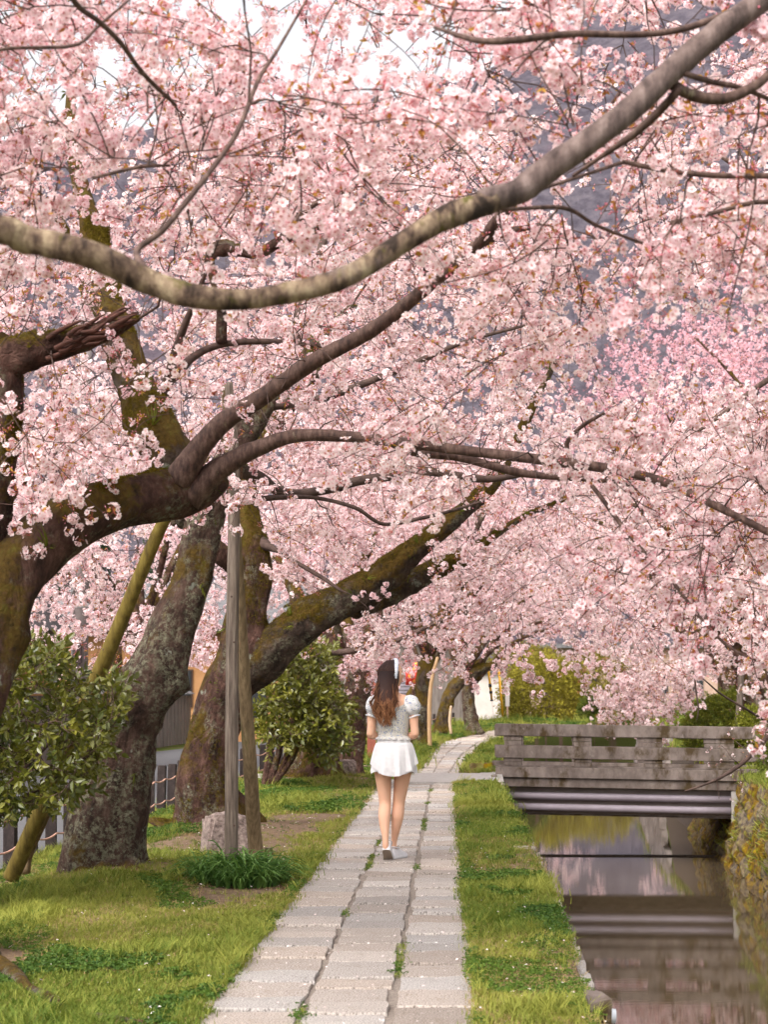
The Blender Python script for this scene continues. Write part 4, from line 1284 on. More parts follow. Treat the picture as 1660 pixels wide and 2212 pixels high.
T.limb_px('limb', [(545, 1250, 18.4, 50), (500, 1215, 18.2, 46), (465, 1190, 18.1, 44), (440, 1150, 18, 30), (400, 1060, 18, 22)], 'bark_dark', rough=.8)
T.limb_px('limb', [(556, 1170, 18.5, 40), (600, 1190, 18.2, 10), (650, 1220, 18, 10), (700, 1250, 17.9, 9), (740, 1278, 17.8, 6)], 'branch', rough=.4)
g = T.g
T.grow(region([(300, 300), (1000, 200), (1160, 500), (1180, 880), (1420, 1080), (1420, 1200), (1200, 1360), (960, 1400), (700, 1420), (600, 1200), (480, 1000)], 16.5, 23, 380, g), ds=.36, bare=.12)
T.grow(region([(560, 600), (1300, 600), (1500, 1100), (1200, 1380), (700, 1400), (560, 1200)], 16, 22, 130, g), bare=1, rmax=.03)
T.grow(region([(440, 1180), (520, 1260), (560, 1330), (480, 1450), (430, 1400), (420, 1250)], 18.6, 22, 14, g), ds=.26)
T.grow(region([(1000, 1080), (1500, 1150), (1660, 1350), (1500, 1430), (1200, 1440), (1040, 1420), (900, 1380)], 17, 23, 80, g), ds=.36, bare=.2)
T.finish('near', 1.05, .6)

# ---- fifth / sixth: the pair by the camellia
T = Tree('cherry_tree', (-1.95, 28, 0), 'stout cherry trunk with spreading surface roots, half hidden by the round camellia bush', seed=15)
T.limb_px('trunk', [(688, 1715, 28, 100), (686, 1690, 28, 92), (684, 1650, 28, 84), (680, 1600, 28, 76), (670, 1530, 28.2, 64), (660, 1450, 28.4, 50), (655, 1380, 28.6, 40), (640, 1300, 28.8, 30), (600, 1200, 29, 20)], 'bark_dark', rough=1.2, flare=.6)
for rows in ([(690, 1690, 28, 20), (720, 1697, 27.6, 22), (750, 1700, 27.4, 16), (785, 1697, 27.2, 8)], [(680, 1690, 28, 22), (650, 1688, 28, 16), (620, 1692, 28, 8)], [(690, 1692, 27.9, 26), (700, 1706, 27.1, 22), (712, 1716, 26.6, 10)], [(685, 1690, 28, 20), (660, 1700, 27.4, 16), (640, 1706, 26.9, 8)]):
    T.limb_px('root', rows, 'bark_dark', rough=1.0, nodes=False)
T.limb_px('limb', [(665, 1460, 28.3, 36), (690, 1410, 27, 18), (734, 1409, 26, 14), (780, 1402, 26, 14), (826, 1394, 26, 13), (889, 1371, 26, 11), (930, 1350, 26, 8), (1010, 1320, 26, 6)], 'branch', rough=.5)
g = T.g
T.grow(region([(560, 900), (1000, 900), (1100, 1200), (1020, 1400), (860, 1430), (740, 1420), (600, 1300), (540, 1100)], 25.5, 32, 150, g), ds=.4)
T.grow(region([(250, 450), (1150, 380), (1150, 950), (700, 1000), (300, 900)], 25, 33, 190, g), ds=.42, rmax=.035)
T.grow(region([(735, 1400), (860, 1405), (850, 1450), (780, 1470), (735, 1455)], 25.8, 28, 14, g), ds=.22)
T.finish('near', 1.15, .55)

T = Tree('cherry_tree', (-1.55, 29.6, 0), 'dark cherry trunk leaning right, just behind the walking woman and left of the path', seed=16)
T.limb_px('trunk', [(742, 1700, 29.6, 60), (744, 1670, 29.6, 56), (752, 1610, 29.6, 54), (762, 1560, 29.6, 54), (774, 1500, 29.6, 58), (788, 1445, 29.6, 54), (798, 1395, 29.6, 44), (820, 1330, 29.6, 34), (890, 1250, 29.6, 26), (1000, 1180, 29.8, 18), (1060, 1080, 30, 10)], 'bark_dark', rough=1.0, flare=.4)
T.limb_px('limb', [(788, 1450, 29.6, 40), (760, 1380, 30, 30), (750, 1300, 30.5, 22), (800, 1180, 31, 14), (860, 1060, 31.5, 8)], 'bark_dark', rough=.7)
T.grow(region([(700, 1000), (1120, 940), (1300, 1080), (1500, 1150), (1450, 1400), (1250, 1450), (1000, 1450), (860, 1420), (720, 1300)], 27, 36, 230, T.g), ds=.46, bare=.15)
T.finish('near', 1.2, .5)


# ---- trees further along both banks: limbs by rule
def avenue_tree(x, y, h, spread, lean, label, seed, group, kind='far', tint=.5, rows=None, mat='bark_dark', r=.2, n=170, base_z=None, low=.42, scale=1.5, tw='branch', ds=.45, extra=None):
    bz = float(ground_z(np.array([x]), np.array([y]))[0]) if base_z is None else base_z
    T = Tree('cherry_tree', (x, y, bz), label, seed=seed, group=group)
    g = T.g
    if rows: T.limb_px('trunk', rows, mat, rough=1.0, flare=.3)
    else:
        th = h * .30
        T.limb('trunk', [[x, y, bz - .1, r], [x + lean * .15, y, bz + th * .4, r * .85], [x + lean * .45, y + g.uniform(-.2, .2), bz + th * .8, r * .75], [x + lean * .8, y, bz + th * 1.2, r * .6], [x + lean * 1.1, y, bz + th * 1.8, r * .3]], mat, flare=.4)
    Pn = T.P[:T.n]; top = Pn[np.argmax(Pn[:, 2])]; start = Pn[int(len(Pn) * .55)]
    k = 6
    for i in range(k):
        a = i * 2 * PI / k + g.uniform(-.4, .4)
        e = np.array([x + lean + math.cos(a) * spread * g.uniform(.6, .9), y + math.sin(a) * spread * g.uniform(.6, .9), bz + h * g.uniform(.42, .8)])
        m1 = start * .6 + e * .4 + np.array([0, 0, h * .08])
        T.limb('limb', [[*start, r * .5], [*m1, r * .34], [*((m1 + e) / 2 + np.array([0, 0, .15])), r * .2], [*e, r * .07]], 'bark_dark', rough=.7)
    t = []
    while len(t) < n:
        p = g.uniform(-1, 1, 3)
        if np.sum(p ** 2) > 1 or (p[2] < -.1 and abs(p[0]) + abs(p[1]) < .45): continue
        zz = bz + h * (low + (1 - low) * .5 * (1 + p[2]))
        t.append([x + lean + p[0] * spread, y + p[1] * spread, zz])
    if extra is not None: t = list(t) + list(extra)
    T.grow(np.array(t), ds=ds, rmax=.03, bare=.1)
    T.finish(kind, scale, tint, tw, sides=3)


GL, GR = 'cherry trees lining the left side of the path further on', 'cherry trees on the far bank beyond the bridge'
avenue_tree(at(908, 1562, 46)[0], 46, 7.0, 3.6, 1.0, 'mossy upright cherry trunk right of the woman, before the red banner', 31, None, rows=[(906, 1612, 46, 40), (906, 1580, 46, 34), (908, 1530, 46, 33), (914, 1470, 46, 33), (924, 1420, 46, 28), (945, 1350, 46, 20), (980, 1280, 46, 12)], r=.2, mat='bark_moss')
avenue_tree(at(957, 1562, 58)[0], 58, 7.5, 4.0, 1.6, 'mossy cherry trunk arching sharply right over the grass before the pale wall', 32, None, rows=[(955, 1585, 58, 32), (958, 1560, 58, 27), (972, 1510, 58, 27), (994, 1470, 58, 28), (1022, 1450, 58, 26), (1052, 1440, 58, 18), (1090, 1428, 58, 10)], r=.2, mat='bark_moss')
avenue_tree(at(1018, 1570, 62)[0], 62, 7.0, 3.6, .6, 'short grey cherry trunk with peeling bark standing left of the pale wall', 33, None, rows=[(1024, 1585, 62, 36), (1020, 1560, 62, 29), (1013, 1520, 62, 27), (1012, 1480, 62, 24), (1020, 1440, 62, 20), (1030, 1400, 62, 12)], r=.2, mat='bark_old')
k = 0
for (x, y, h, sp, ln, tint) in ((-3.0, 38, 7.5, 3.6, 1.4, .5), (-2.2, 80, 8, 4.4, 2.2, .45), (16.5, 112, 9, 4.5, -1, .4), (3.6, 116, 10, 5, 1, .4)):
    k += 1
    avenue_tree(x, y, h, sp, ln, ['pale pink cherry tree behind the leaning dark trunk and the camellia', 'distant cherry tree above the pale wall and yellow guy wires', 'distant cherry tree above the yellow green shrub', 'most distant cherry tree where path and canal bend away'][k - 1], 40 + k, GL, tint=tint, n=150)
avenue_tree(at(1630, 1560, 36)[0], 36, 7.2, 3.6, -1.2, 'mossy cherry trunk held by two wooden props, standing in the far bank hedge at right', 51, None,
            rows=[(1634, 1640, 36, 52), (1630, 1590, 36, 52), (1624, 1530, 36, 46), (1616, 1470, 36, 48), (1596, 1420, 36, 40), (1550, 1385, 36, 24), (1490, 1366, 36, 16), (1410, 1350, 36, 9)], r=.24, n=330, low=.30, tint=.8, mat='bark_dark', kind='near', scale=1.25, ds=.30,
            extra=region([(1250, 1330), (1700, 1300), (1700, 1440), (1560, 1470), (1470, 1490), (1440, 1545), (1340, 1560), (1295, 1545), (1330, 1480), (1240, 1440)], 33, 38.5, 130, np.random.default_rng(4)).tolist() + region([(1290, 1470), (1400, 1440), (1500, 1450), (1480, 1520), (1400, 1562), (1310, 1562)], 33, 36, 60, np.random.default_rng(6)).tolist())
k = 0
for (x, y, h, sp, ln, tint, kd) in ((7.3, 47, 8.5, 4.3, -1.2, .7, 'far'), (9.5, 60, 9.5, 4.8, -1.2, .5, 'far'), (13, 76, 10.5, 5.2, -1, .4, 'far'), (18, 96, 11, 5.5, -1, .4, 'far')):
    k += 1
    avenue_tree(x, y, h, sp, ln, ['white flowering cherry tree behind the green clipped hedge', 'cherry tree above the far stone retaining wall', 'distant cherry tree on the far bank behind the stone wall', 'most distant cherry tree on the far bank'][k - 1], 60 + k, GR, tint=tint, kind=kd, n=210)
k = 0
for (x, y, h, sp, tint) in ((11.0, 52, 14.5, 5.0, .5), (17.5, 57, 16.5, 6, .35), (9, 70, 17.5, 6, .3), (19, 76, 20, 7, .2), (9.3, 62, 14, 4.9, .3)):
    k += 1
    avenue_tree(x, y, h, sp, 0, ['tall mauve pink cherry tree rising behind the bridge end', 'tall mauve pink cherry tree at the right border under the hill', 'mauve pink cherry tree with dark bare branches showing, middle of the far grove', 'rearmost mauve pink tree of the grove below the blue hill', 'slender mauve pink cherry tree at the left edge of the far grove'][k - 1], 70 + k,
                'mauve pink cherry trees of the far grove', kind='pink', tint=tint, n=330, low=.25, scale=1.9, r=.26, ds=.5)
k = 0
for (x, y, h, sp, tint) in ((-8.5, 30, 8, 4, .6), (-7, 42, 9, 4.4, .6), (-10, 56, 10, 5, .5), (-6.5, 70, 10, 5, .5)):
    k += 1
    avenue_tree(x, y, h, sp, 0, ['pale cherry tree across the road behind the dead stub', 'pale cherry tree across the road behind the leaning trunk', 'cherry tree beyond the tiled garden wall', 'cherry tree far up the road on the left'][k - 1], 80 + k, 'cherry trees across the road at the left', tint=tint, n=210, low=.25)

# ---- tree on the right bank, out of view but for its hanging twigs
T = Tree('cherry_tree', (5.4, 13, 0), 'cherry tree reaching in from the right border with a budding twig before the bridge railing', seed=18)
T.limb('trunk', [[5.4, 13, -.1, .22], [5.3, 13, .8, .18], [5.1, 12.9, 1.6, .16], [4.7, 12.8, 2.4, .12], [4.2, 12.7, 3.0, .09]], 'bark_old', flare=.4)
T.limb('limb', [[4.9, 12.85, 2.1, .08], [4.0, 12.6, 2.75, .06], [3.2, 12.4, 3.0, .04], [2.4, 12.2, 2.75, .02], [*at(1560, 1210, 12.1), .012]], 'bark_young', rough=.6)
T.limb_px('limb', [(1560, 1210, 12.1, 8), (1548, 1260, 12.0, 8), (1528, 1325, 12.0, 7), (1510, 1390, 12.0, 6), (1502, 1440, 12.0, 5), (1504, 1490, 12.0, 4), (1510, 1530, 12.0, 3), (1506, 1556, 12.0, 2)], 'branch', rough=.5)
T.limb('limb', [[5.0, 12.9, 1.7, .07], [4.2, 12.9, 1.75, .05], [3.2, 13.0, 1.5, .03], [*at(1760, 1470, 13), .02], [*at(1690, 1560, 13), .016]], 'bark_young', rough=.6)
T.limb_px('limb', [(1690, 1560, 13, 12), (1660, 1590, 13, 11), (1630, 1624, 13, 10), (1600, 1652, 13, 9), (1560, 1678, 13, 7), (1520, 1696, 13, 5), (1480, 1709, 13, 3)], 'branch', rough=.5)
T.limb_px('limb', [(1520, 1466, 12.6, 3), (1560, 1500, 12.7, 4), (1610, 1530, 12.8, 5), (1660, 1560, 13, 6)], 'branch', rough=.5)
T.grow(at_n([(1560, 1610, 13), (1575, 1640, 12.9), (1610, 1690, 13), (1555, 1725, 13), (1645, 1610, 13), (1590, 1600, 13.1), (1640, 1560, 12.9)]), ds=5, bare=1)
for (px, py) in ((1552, 1610), (1560, 1627), (1590, 1600), (1628, 1612), (1640, 1625), (1610, 1693), (1592, 1692), (1650, 1580), (1640, 1560), (1655, 1600)):
    T.sp.append(at(px + 4, py - 4, 12.98)); T.sd.append(T.g.normal(size=3) * .6 + np.array([-.5, 0, -.6]))
nsp = len(T.sp)
T.finish('sparse', .36, .7)
T2 = T
T = Tree('cherry_tree', (6.6, 16.5, 0), 'cherry tree at the right border, heavy blossom masses hanging over the canal', seed=19)
T.limb('trunk', [[6.6, 16.5, -.1, .25], [6.4, 16.4, 1.2, .2], [6.0, 16.2, 2.4, .17], [5.2, 16, 3.6, .12]], 'bark_old', flare=.4)
T.limb('limb', [[6.1, 16.2, 2.3, .1], [5, 15.6, 3.3, .07], [3.9, 15, 3.9, .05], [2.8, 14.4, 3.9, .03], [1.9, 13.8, 3.3, .012]], 'bark_young', rough=.6)
T.limb('limb', [[5.6, 16.1, 3.0, .1], [4.6, 16.4, 4.4, .07], [3.4, 16.2, 5.4, .04], [2.2, 16, 6.2, .015]], 'bark_young', rough=.6)
T.grow(region([(1430, 880), (1800, 820), (1850, 1500), (1660, 1440), (1540, 1300), (1450, 1120)], 12.5, 17, 58, T.g), ds=.24)
T.grow(region([(1300, 200), (1900, 100), (1900, 640), (1660, 560), (1420, 560), (1380, 400)], 12.5, 17, 90, T.g, [(1420, 640, 80)]), ds=.26)
T.finish('near', 1.0, .6)

# ------------------------------------------------------------------ the walking woman
def floral_mat(name, base, scale=1.0):
    m, n, l = new_mat(name)
    tc = N(n, 'ShaderNodeTexCoord')
    v = N(n, 'ShaderNodeTexVoronoi'); v.inputs['Scale'].default_value = 95 * scale
    l.new(tc.outputs['Object'], v.inputs['Vector'])
    v2 = N(n, 'ShaderNodeTexNoise'); v2.inputs['Scale'].default_value = 26 * scale; v2.inputs['Detail'].default_value = 1
    l.new(tc.outputs['Object'], v2.inputs['Vector'])
    a = ramp(n, [(.30, (1, 1, 1)), (.40, (0, 0, 0))]); l.new(v.outputs['Distance'], a.inputs[0])
    b = ramp(n, [(.40, (0, 0, 0)), (.47, (1, 1, 1))]); l.new(v2.outputs['Fac'], b.inputs[0])
    k = mixc(n, l, 1.0, a.outputs[0], b.outputs[0], 'MULTIPLY')
    hue = ramp(n, [(.2, (.06, .11, .30)), (.6, (.15, .22, .44)), (.8, (.25, .30, .22))]); l.new(v.outputs['Color'], hue.inputs[0])
    c = mixc(n, l, k, base, hue.outputs[0])
    p = N(n, 'ShaderNodeBsdfPrincipled'); p.inputs['Roughness'].default_value = .85; p.inputs['Specular IOR Level'].default_value = .15
    l.new(c, p.inputs['Base Color'])
    w = N(n, 'ShaderNodeTexNoise'); w.inputs['Scale'].default_value = 60; l.new(tc.outputs['Object'], w.inputs['Vector'])
    bp = N(n, 'ShaderNodeBump'); bp.inputs['Strength'].default_value = .35; bp.inputs['Distance'].default_value = .006; l.new(w.outputs['Fac'], bp.inputs['Height']); l.new(bp.outputs[0], p.inputs['Normal'])
    l.new(p.outputs[0], N(n, 'ShaderNodeOutputMaterial').inputs[0])
    return m


def build_person():
    OX, OY = -.445, 15.2
    org = np.array([OX, OY, 0.0])
    t = thing('person', (OX, OY, 0), 'woman with long brown hair walking away in floral puff sleeve top and white pleated skirt', 'person')
    skin, n, l = new_mat('skin')
    b = N(n, 'ShaderNodeBsdfPrincipled'); b.inputs['Base Color'].default_value = (.64, .37, .25, 1); b.inputs['Roughness'].default_value = .5; b.inputs['Subsurface Weight'].default_value = .12; b.inputs['Subsurface Radius'].default_value = (.02, .008, .004); b.inputs['Subsurface Scale'].default_value = .5
    b.inputs['Specular IOR Level'].default_value = .3
    l.new(b.outputs[0], N(n, 'ShaderNodeOutputMaterial').inputs[0])
    white = noise_mat('white_knit', [(.3, (.58, .565, .575)), (.7, (.66, .645, .655))], 30, rough=.8, bump=.1, bscale=200, dist=.001)
    shoe_m = noise_mat('white_shoe', [(.3, (.50, .49, .50)), (.7, (.60, .59, .60))], 40, rough=.55, bump=.15, dist=.001)
    floral = floral_mat('blue_floral_cotton', (.50, .475, .43))
    floral_w = floral_mat('blue_floral_sleeve', (.60, .59, .59), .8)

    def loft(mb, rows, n=28, fn=None):
        """rows x y z rx ry; horizontal elliptical rings, closed ends"""
        th = np.arange(n) * 2 * PI / n
        V = []
        for i, (x, y, z, rx, ry) in enumerate(rows):
            V.append(np.stack([x + rx * np.cos(th), y + ry * np.sin(th), np.full(n, z)], 1))
        k = len(rows); V = np.vstack(V)
        i = np.arange(k - 1)[:, None] * n; j = np.arange(n)[None]; j2 = (j + 1) % n
        q = np.stack([i + j, i + j2, i + n + j2, i + n + j], -1).reshape(-1, 4)
        V = np.vstack([V, [rows[0][0], rows[0][1], rows[0][2]], [rows[-1][0], rows[-1][1], rows[-1][2]]])
        tt = [[k * n, (c + 1) % n, c] for c in range(n)] + [[k * n + 1, (k - 1) * n + c, (k - 1) * n + (c + 1) % n] for c in range(n)]
        mb.add(V + org, q, tt)

    def smooth_rows(rows, step=.02):
        return catmull(np.array(rows, float), step)
    mb = MB()
    # legs
    loft(mb, smooth_rows([(-.078, .0, .86, .085, .095), (-.082, .005, .78, .086, .098), (-.082, .015, .695, .071, .082), (-.074, .025, .58, .059, .068), (-.066, .02, .47, .0495, .056), (-.064, .0, .43, .0485, .053), (-.069, -.035, .36, .0500, .058), (-.066, -.07, .27, .040, .046), (-.058, -.10, .19, .027, .033), (-.056, -.112, .14, .026, .032), (-.054, -.10, .09, .028, .04)]))
    loft(mb, smooth_rows([(.078, .0, .86, .085, .095), (.083, .01, .78, .087, .098), (.080, .03, .695, .072, .082), (.064, .045, .58, .060, .068), (.047, .055, .46, .0505, .056), (.044, .05, .42, .0495, .053), (.036, .045, .34, .0505, .057), (.022, .06, .24, .038, .044), (.008, .085, .15, .025, .032), (.004, .095, .10, .025, .034), (.006, .11, .06, .03, .05)]))
    # torso and neck
    TR = smooth_rows([(.0, .0, .75, .13, .10), (.0, .0, .82, .142, .106), (.0, -.004, .89, .132, .100), (.0, 0, .95, .120, .089), (.0, 0, 1.0, .116, .084), (0, .0, 1.07, .124, .088), (0, 0, 1.15, .136, .092), (0, -.003, 1.22, .148, .090), (0, -.003, 1.28, .150, .078), (0, -.002, 1.315, .120, .062), (-.003, 0, 1.335, .075, .052), (-.006, 0, 1.355, .050, .050), (-.012, .003, 1.40, .046, .050), (-.018, .003, 1.45, .046, .052)])
    loft(mb, TR, 40)
    # arms, closed hands
    def arm(sx):
        sh = np.array([sx * .148, -.002, 1.285]); el = np.array([sx * .181, -.035, 1.01]); wr = np.array([sx * .080, .135, .962])
        up = catmull(np.array([[*sh, .048], [*(sh * .75 + el * .25), .043], [*(sh * .5 + el * .5 + [sx * .004, 0, 0]), .0385], [*(sh * .2 + el * .8), .034], [*el, .033], [*(el + [-sx * .008, .018, -.008]), .031]]), .02)
        mb.tube(org + up[:, :3], up[:, 3], 20)
        fo = catmull(np.array([[*(el + [0, -.006, .012]), .030], [*(el * .96 + wr * .04 + [sx * .002, .0, -.004]), .032], [*(el * .7 + wr * .3), .034], [*(el * .35 + wr * .65), .027], [*wr, .0205]]), .015)
        mb.tube(org + fo[:, :3], fo[:, 3], 20)
        d = np.array([-sx * .55, .80, -.05]); d /= np.linalg.norm(d)
        side = np.array([0, .1, 1.0]); side -= d * np.dot(side, d); side /= np.linalg.norm(side)
        pn = np.cross(d, side)
        palm = wr + d * .075
        P = np.array([wr, wr + d * .03, wr + d * .055, palm])
        mb.tube(org + P, [.020, .030, .036, .032], 16, ell=.45)
        for i, (off, L) in enumerate(((.026, .062), (.009, .072), (-.009, .067), (-.026, .052))):
            a = palm + side * off - d * .008
            cv = -pn * sx
            b_ = a + d * L * .42 + cv * .006; c_ = b_ + (d * .6 + cv * .8) * L * .33; e_ = c_ + (d * .05 + cv) * L * .27
            mb.tube(org + np.array([a, b_, c_, e_]), [.0088, .0082, .0075, .006], 8)
        th0 = wr + d * .022 + side * .024
        th1 = th0 + (d * .55 + side * .6) * .036; th2 = th1 + (d * .9 - pn * sx * .3) * .028
        mb.tube(org + np.array([th0, th1, th2]), [.012, .010, .0075], 8)
    arm(-1); arm(1)
    # head, turned to the right
    HC = np.array([-.010, .004, 1.492]); fa = R(75)
    fd = np.array([math.sin(fa), math.cos(fa), 0]); sdv = np.array([math.cos(fa), -math.sin(fa), 0]); ud = np.array([0, 0, 1.0])
    nu, nv = 48, 36
    V = []
    for i in range(nv + 1):
        ph = -PI / 2 + PI * i / nv
        for j in range(nu):
            a = 2 * PI * j / nu
            f, s_, u = math.cos(ph) * math.cos(a), math.cos(ph) * math.sin(a), math.sin(ph)
            F_, S_, U_ = f * .093, s_ * .072, u * .112
            if u < 0:
                S_ *= 1 - .30 * (-u) ** 1.3
                if f < 0: F_ *= 1 - .45 * (-u)
            if f > 0:
                F_ += .020 * math.exp(-(s_ / .13) ** 2 - ((u + .12) / .13) ** 2) + .006 * math.exp(-(s_ / .10) ** 2 - ((u - .12) / .2) ** 2)
                F_ += .007 * math.exp(-(s_ / .25) ** 2 - ((u + .47) / .10) ** 2) + .016 * math.exp(-(s_ / .35) ** 2 - ((u + .85) / .16) ** 2)
                F_ -= .006 * math.exp(-((abs(s_) - .38) / .16) ** 2 - ((u - .05) / .12) ** 2)
            V.append(HC + fd * F_ + sdv * S_ + ud * U_)
    q = [[i * nu + j, i * nu + (j + 1) % nu, (i + 1) * nu + (j + 1) % nu, (i + 1) * nu + j] for i in range(nv) for j in range(nu)]
    mb.add(np.array(V) + org, q)
    raw = mb.mesh('body_raw', [skin])
    tmp = bpy.data.objects.new('tmp_body', raw); COL.objects.link(tmp)
    md = tmp.modifiers.new('r', 'REMESH'); md.mode = 'VOXEL'; md.voxel_size = .0048; md.use_smooth_shade = True
    md = tmp.modifiers.new('s', 'SMOOTH'); md.factor = .5; md.iterations = 4
    dg = bpy.context.evaluated_depsgraph_get()
    me = bpy.data.meshes.new_from_object(tmp.evaluated_get(dg)); me.name = 'body'
    bpy.data.objects.remove(tmp)
    me.materials.clear(); me.materials.append(skin)
    link('body', me, t)
    # ear, eyes, brows, lips
    mb = MB()
    for s in (1, -1):
        c = HC + sdv * s * .074 + fd * -.006 + ud * -.012
        th = np.linspace(0, 2 * PI, 15)
        P = c + np.outer(np.cos(th) * .013, fd) + np.outer(np.sin(th) * .026, ud) + np.outer(.006 + .003 * np.cos(th), sdv * s)
        mb.tube(org + P, .0045, 6, cap=False)
        mb.tube(org + np.array([c, c + sdv * s * .003]), [.012, .008], 10)
    link('ears', mb.mesh('ears', [skin]), t)
    for s in (1, -1):
        c = HC + sdv * s * .028 + fd * .080 + ud * .006
        mb = MB(); mb.tube(org + np.array([c - fd * .006, c, c + fd * .005, c + fd * .007]), [.010, .012, .009, .002], 12)
        e = link('eye', mb.mesh('eye', [plain('eye_white', (.7, .68, .66), .2)]), t)
        mb = MB(); mb.tube(org + np.array([c + fd * .0055, c + fd * .0085]), [.0055, .004], 10)
        link('iris', mb.mesh('iris', [plain('iris', (.03, .015, .01), .2)]), e)
        mb = MB(); k = np.linspace(-1, 1, 7)
        P = HC + sdv * s * .030 + fd * .086 + ud * .028 + np.outer(k * .015, sdv) + np.outer(-.004 * k * k, ud) + np.outer(-.004 * (k * s + 1), fd)
        mb.tube(org + P, .002, 5); link('eyebrow', mb.mesh('eyebrow', [plain('brow', (.05, .03, .025))]), t)
    mb = MB(); k = np.linspace(-1, 1, 7)
    P = HC + fd * .094 + ud * -.055 + np.outer(k * .018, sdv) + np.outer(-.010 * k * k, fd)
    mb.tube(org + P, .0045 * (1 - .6 * k ** 2) + .0008, 6); link('lips', mb.mesh('lips', [plain('lip', (.45, .14, .12), .4)]), t)

    # ---- top
    def ring_mesh(rows, zfun, n=96, nv_=26, wave=0, wn=24, off=.006):
        pass
    tz = TR[:, 2]
    def prof(z): return I(z, tz, TR[:, 3]), I(z, tz, TR[:, 4])
    n = 120; th = np.arange(n) * 2 * PI / n
    back = np.clip(-np.sin(th), 0, 1); side = np.abs(np.cos(th))
    ztop = 1.235 + .075 * side ** 2.2 * (side > 0) - .012 * back ** 4
    rows_ = []; vv = np.concatenate([np.linspace(-.16, 0, 6)[:-1], np.linspace(0, 1, 30)])
    for v in vv:
        if v >= 0:
            z = .992 + (ztop - .992) * v
            rx, ry = prof(z)
            sh = .0018 * np.sin(z * 900) * (v < .93)
            o_ = .0075 + sh + .002 * np.sin(th * 40) * (v < .9)
        else:
            z = np.full(n, .992 + v * .16)
            rx, ry = prof(z)
            f = -v / .16
            o_ = .0125 + f * .015 + f * .009 * np.sin(th * 17 + 1.2 * np.sin(th * 3)) + .003 * np.sin(th * 41)
        rows_.append(np.stack([(rx + o_) * np.cos(th), (ry + o_) * np.sin(th), z], 1))
    V = np.vstack(rows_); k = len(rows_)
    i = np.arange(k - 1)[:, None] * n; j = np.arange(n)[None]; j2 = (j + 1) % n
    q = np.stack([i + j, i + j2, i + n + j2, i + n + j], -1).reshape(-1, 4)
    link('top', mesh_np('top', V + org, q, None, [floral]), t)
    # puff sleeves
    for s in (-1, 1):
        a = np.array([s * .112, 0, 1.318]); b_ = np.array([s * .170, -.012, 1.150])
        prf = [(.0, .030), (.06, .050), (.2, .072), (.4, .082), (.58, .083), (.74, .076), (.86, .058), (.92, .046), (.96, .047), (1.0, .055), (1.03, .057)]
        ax = b_ - a; L = np.linalg.norm(ax); ax /= L
        u = np.cross(ax, [0, 1, 0]); u /= np.linalg.norm(u); w = np.cross(ax, u)
        n2 = 72; t2 = np.arange(n2) * 2 * PI / n2; rows_ = []
        pr = catmull(np.array([[p[0], p[1], 0] for p in prf]), .02)
        for (f, r_, _) in pr:
            wob = .0035 * np.sin(t2 * 9 + 3 * f) * math.sin(PI * min(1, f)) + .0028 * np.sin(t2 * 22) * (f > .85) + .005 * vnoise(np.stack([np.cos(t2) * 2, np.sin(t2) * 2, np.full(n2, f * 5)], 1), 4 + s)
            if f > .97: wob = wob + .006 * np.sin(t2 * 14)
            rr = r_ + wob
            rows_.append(a + ax * L * f + np.outer(np.cos(t2) * rr * .92, u) + np.outer(np.sin(t2) * rr, w) + np.array([s * .006 * math.sin(PI * min(f, 1)), 0, 0]))
        V = np.vstack(rows_); k = len(rows_)
        i = np.arange(k - 1)[:, None] * n2; j = np.arange(n2)[None]; j2 = (j + 1) % n2
        q = np.stack([i + j, i + j2, i + n2 + j2, i + n2 + j], -1).reshape(-1, 4)
        link('sleeve', mesh_np('sleeve', V + org, q, None, [floral_w]), t)
    # ---- skirt: waistband and two pleated layers
    def layer(nm, z0, zh, rx0, ry0, rx1, ry1, npl, amp, seed, cx=.008):
        n = 160; th = np.arange(n) * 2 * PI / n; rows_ = []
        hem = zh(th)
        for v in np.linspace(0, 1, 26):
            z = z0 + (hem - z0) * v
            vz = (z0 - z) / (z0 - .68)
            e = np.clip(vz, 0, 1.1) ** .55
            ph = th * npl + 1.3 * np.sin(th * 2 + seed)
            pl = amp * vz ** 1.1 * (np.cos(ph) + .35 * np.cos(2 * ph + 1) + .4 * np.sin(th * 3 + seed)) + .003 * vz * vnoise(np.stack([np.cos(th) * 5, np.sin(th) * 5, z * 8], 1), seed)
            rx = rx0 + (rx1 - rx0) * e + pl; ry = ry0 + (ry1 - ry0) * e + pl
            rows_.append(np.stack([cx + rx * np.cos(th), ry * np.sin(th), z], 1))
        V = np.vstack(rows_); k = len(rows_)
        i = np.arange(k - 1)[:, None] * n; j = np.arange(n)[None]; j2 = (j + 1) % n
        q = np.stack([i + j, i + j2, i + n + j2, i + n + j], -1).reshape(-1, 4)
        link(nm, mesh_np(nm, V + org, q, None, [white]), t)
    layer('skirt', .942, lambda th: .680 + .105 * np.abs(np.cos(th)) ** 3.0 + .006 * np.sin(th * 5), .138, .108, .203, .182, 9, .014, 2)
    layer('underskirt', .93, lambda th: .698 + .010 * np.sin(th * 7), .130, .100, .190, .162, 9, .010, 5)
    n = 90; th = np.arange(n) * 2 * PI / n
    rows_ = [np.stack([.006 + rx * np.cos(th), ry * np.sin(th), np.full(n, z)], 1) for z, rx, ry in ((.938, .1375, .107), (.942, .140, .1095), (.96, .1345, .104), (.982, .1285, .0985), (.988, .127, .097), (.988, .120, .09))]
    V = np.vstack(rows_); i = np.arange(5)[:, None] * n; j = np.arange(n)[None]; j2 = (j + 1) % n
    link('waistband', mesh_np('waistband', V + org, np.stack([i + j, i + j2, i + n + j2, i + n + j], -1).reshape(-1, 4), None, [white]), t)
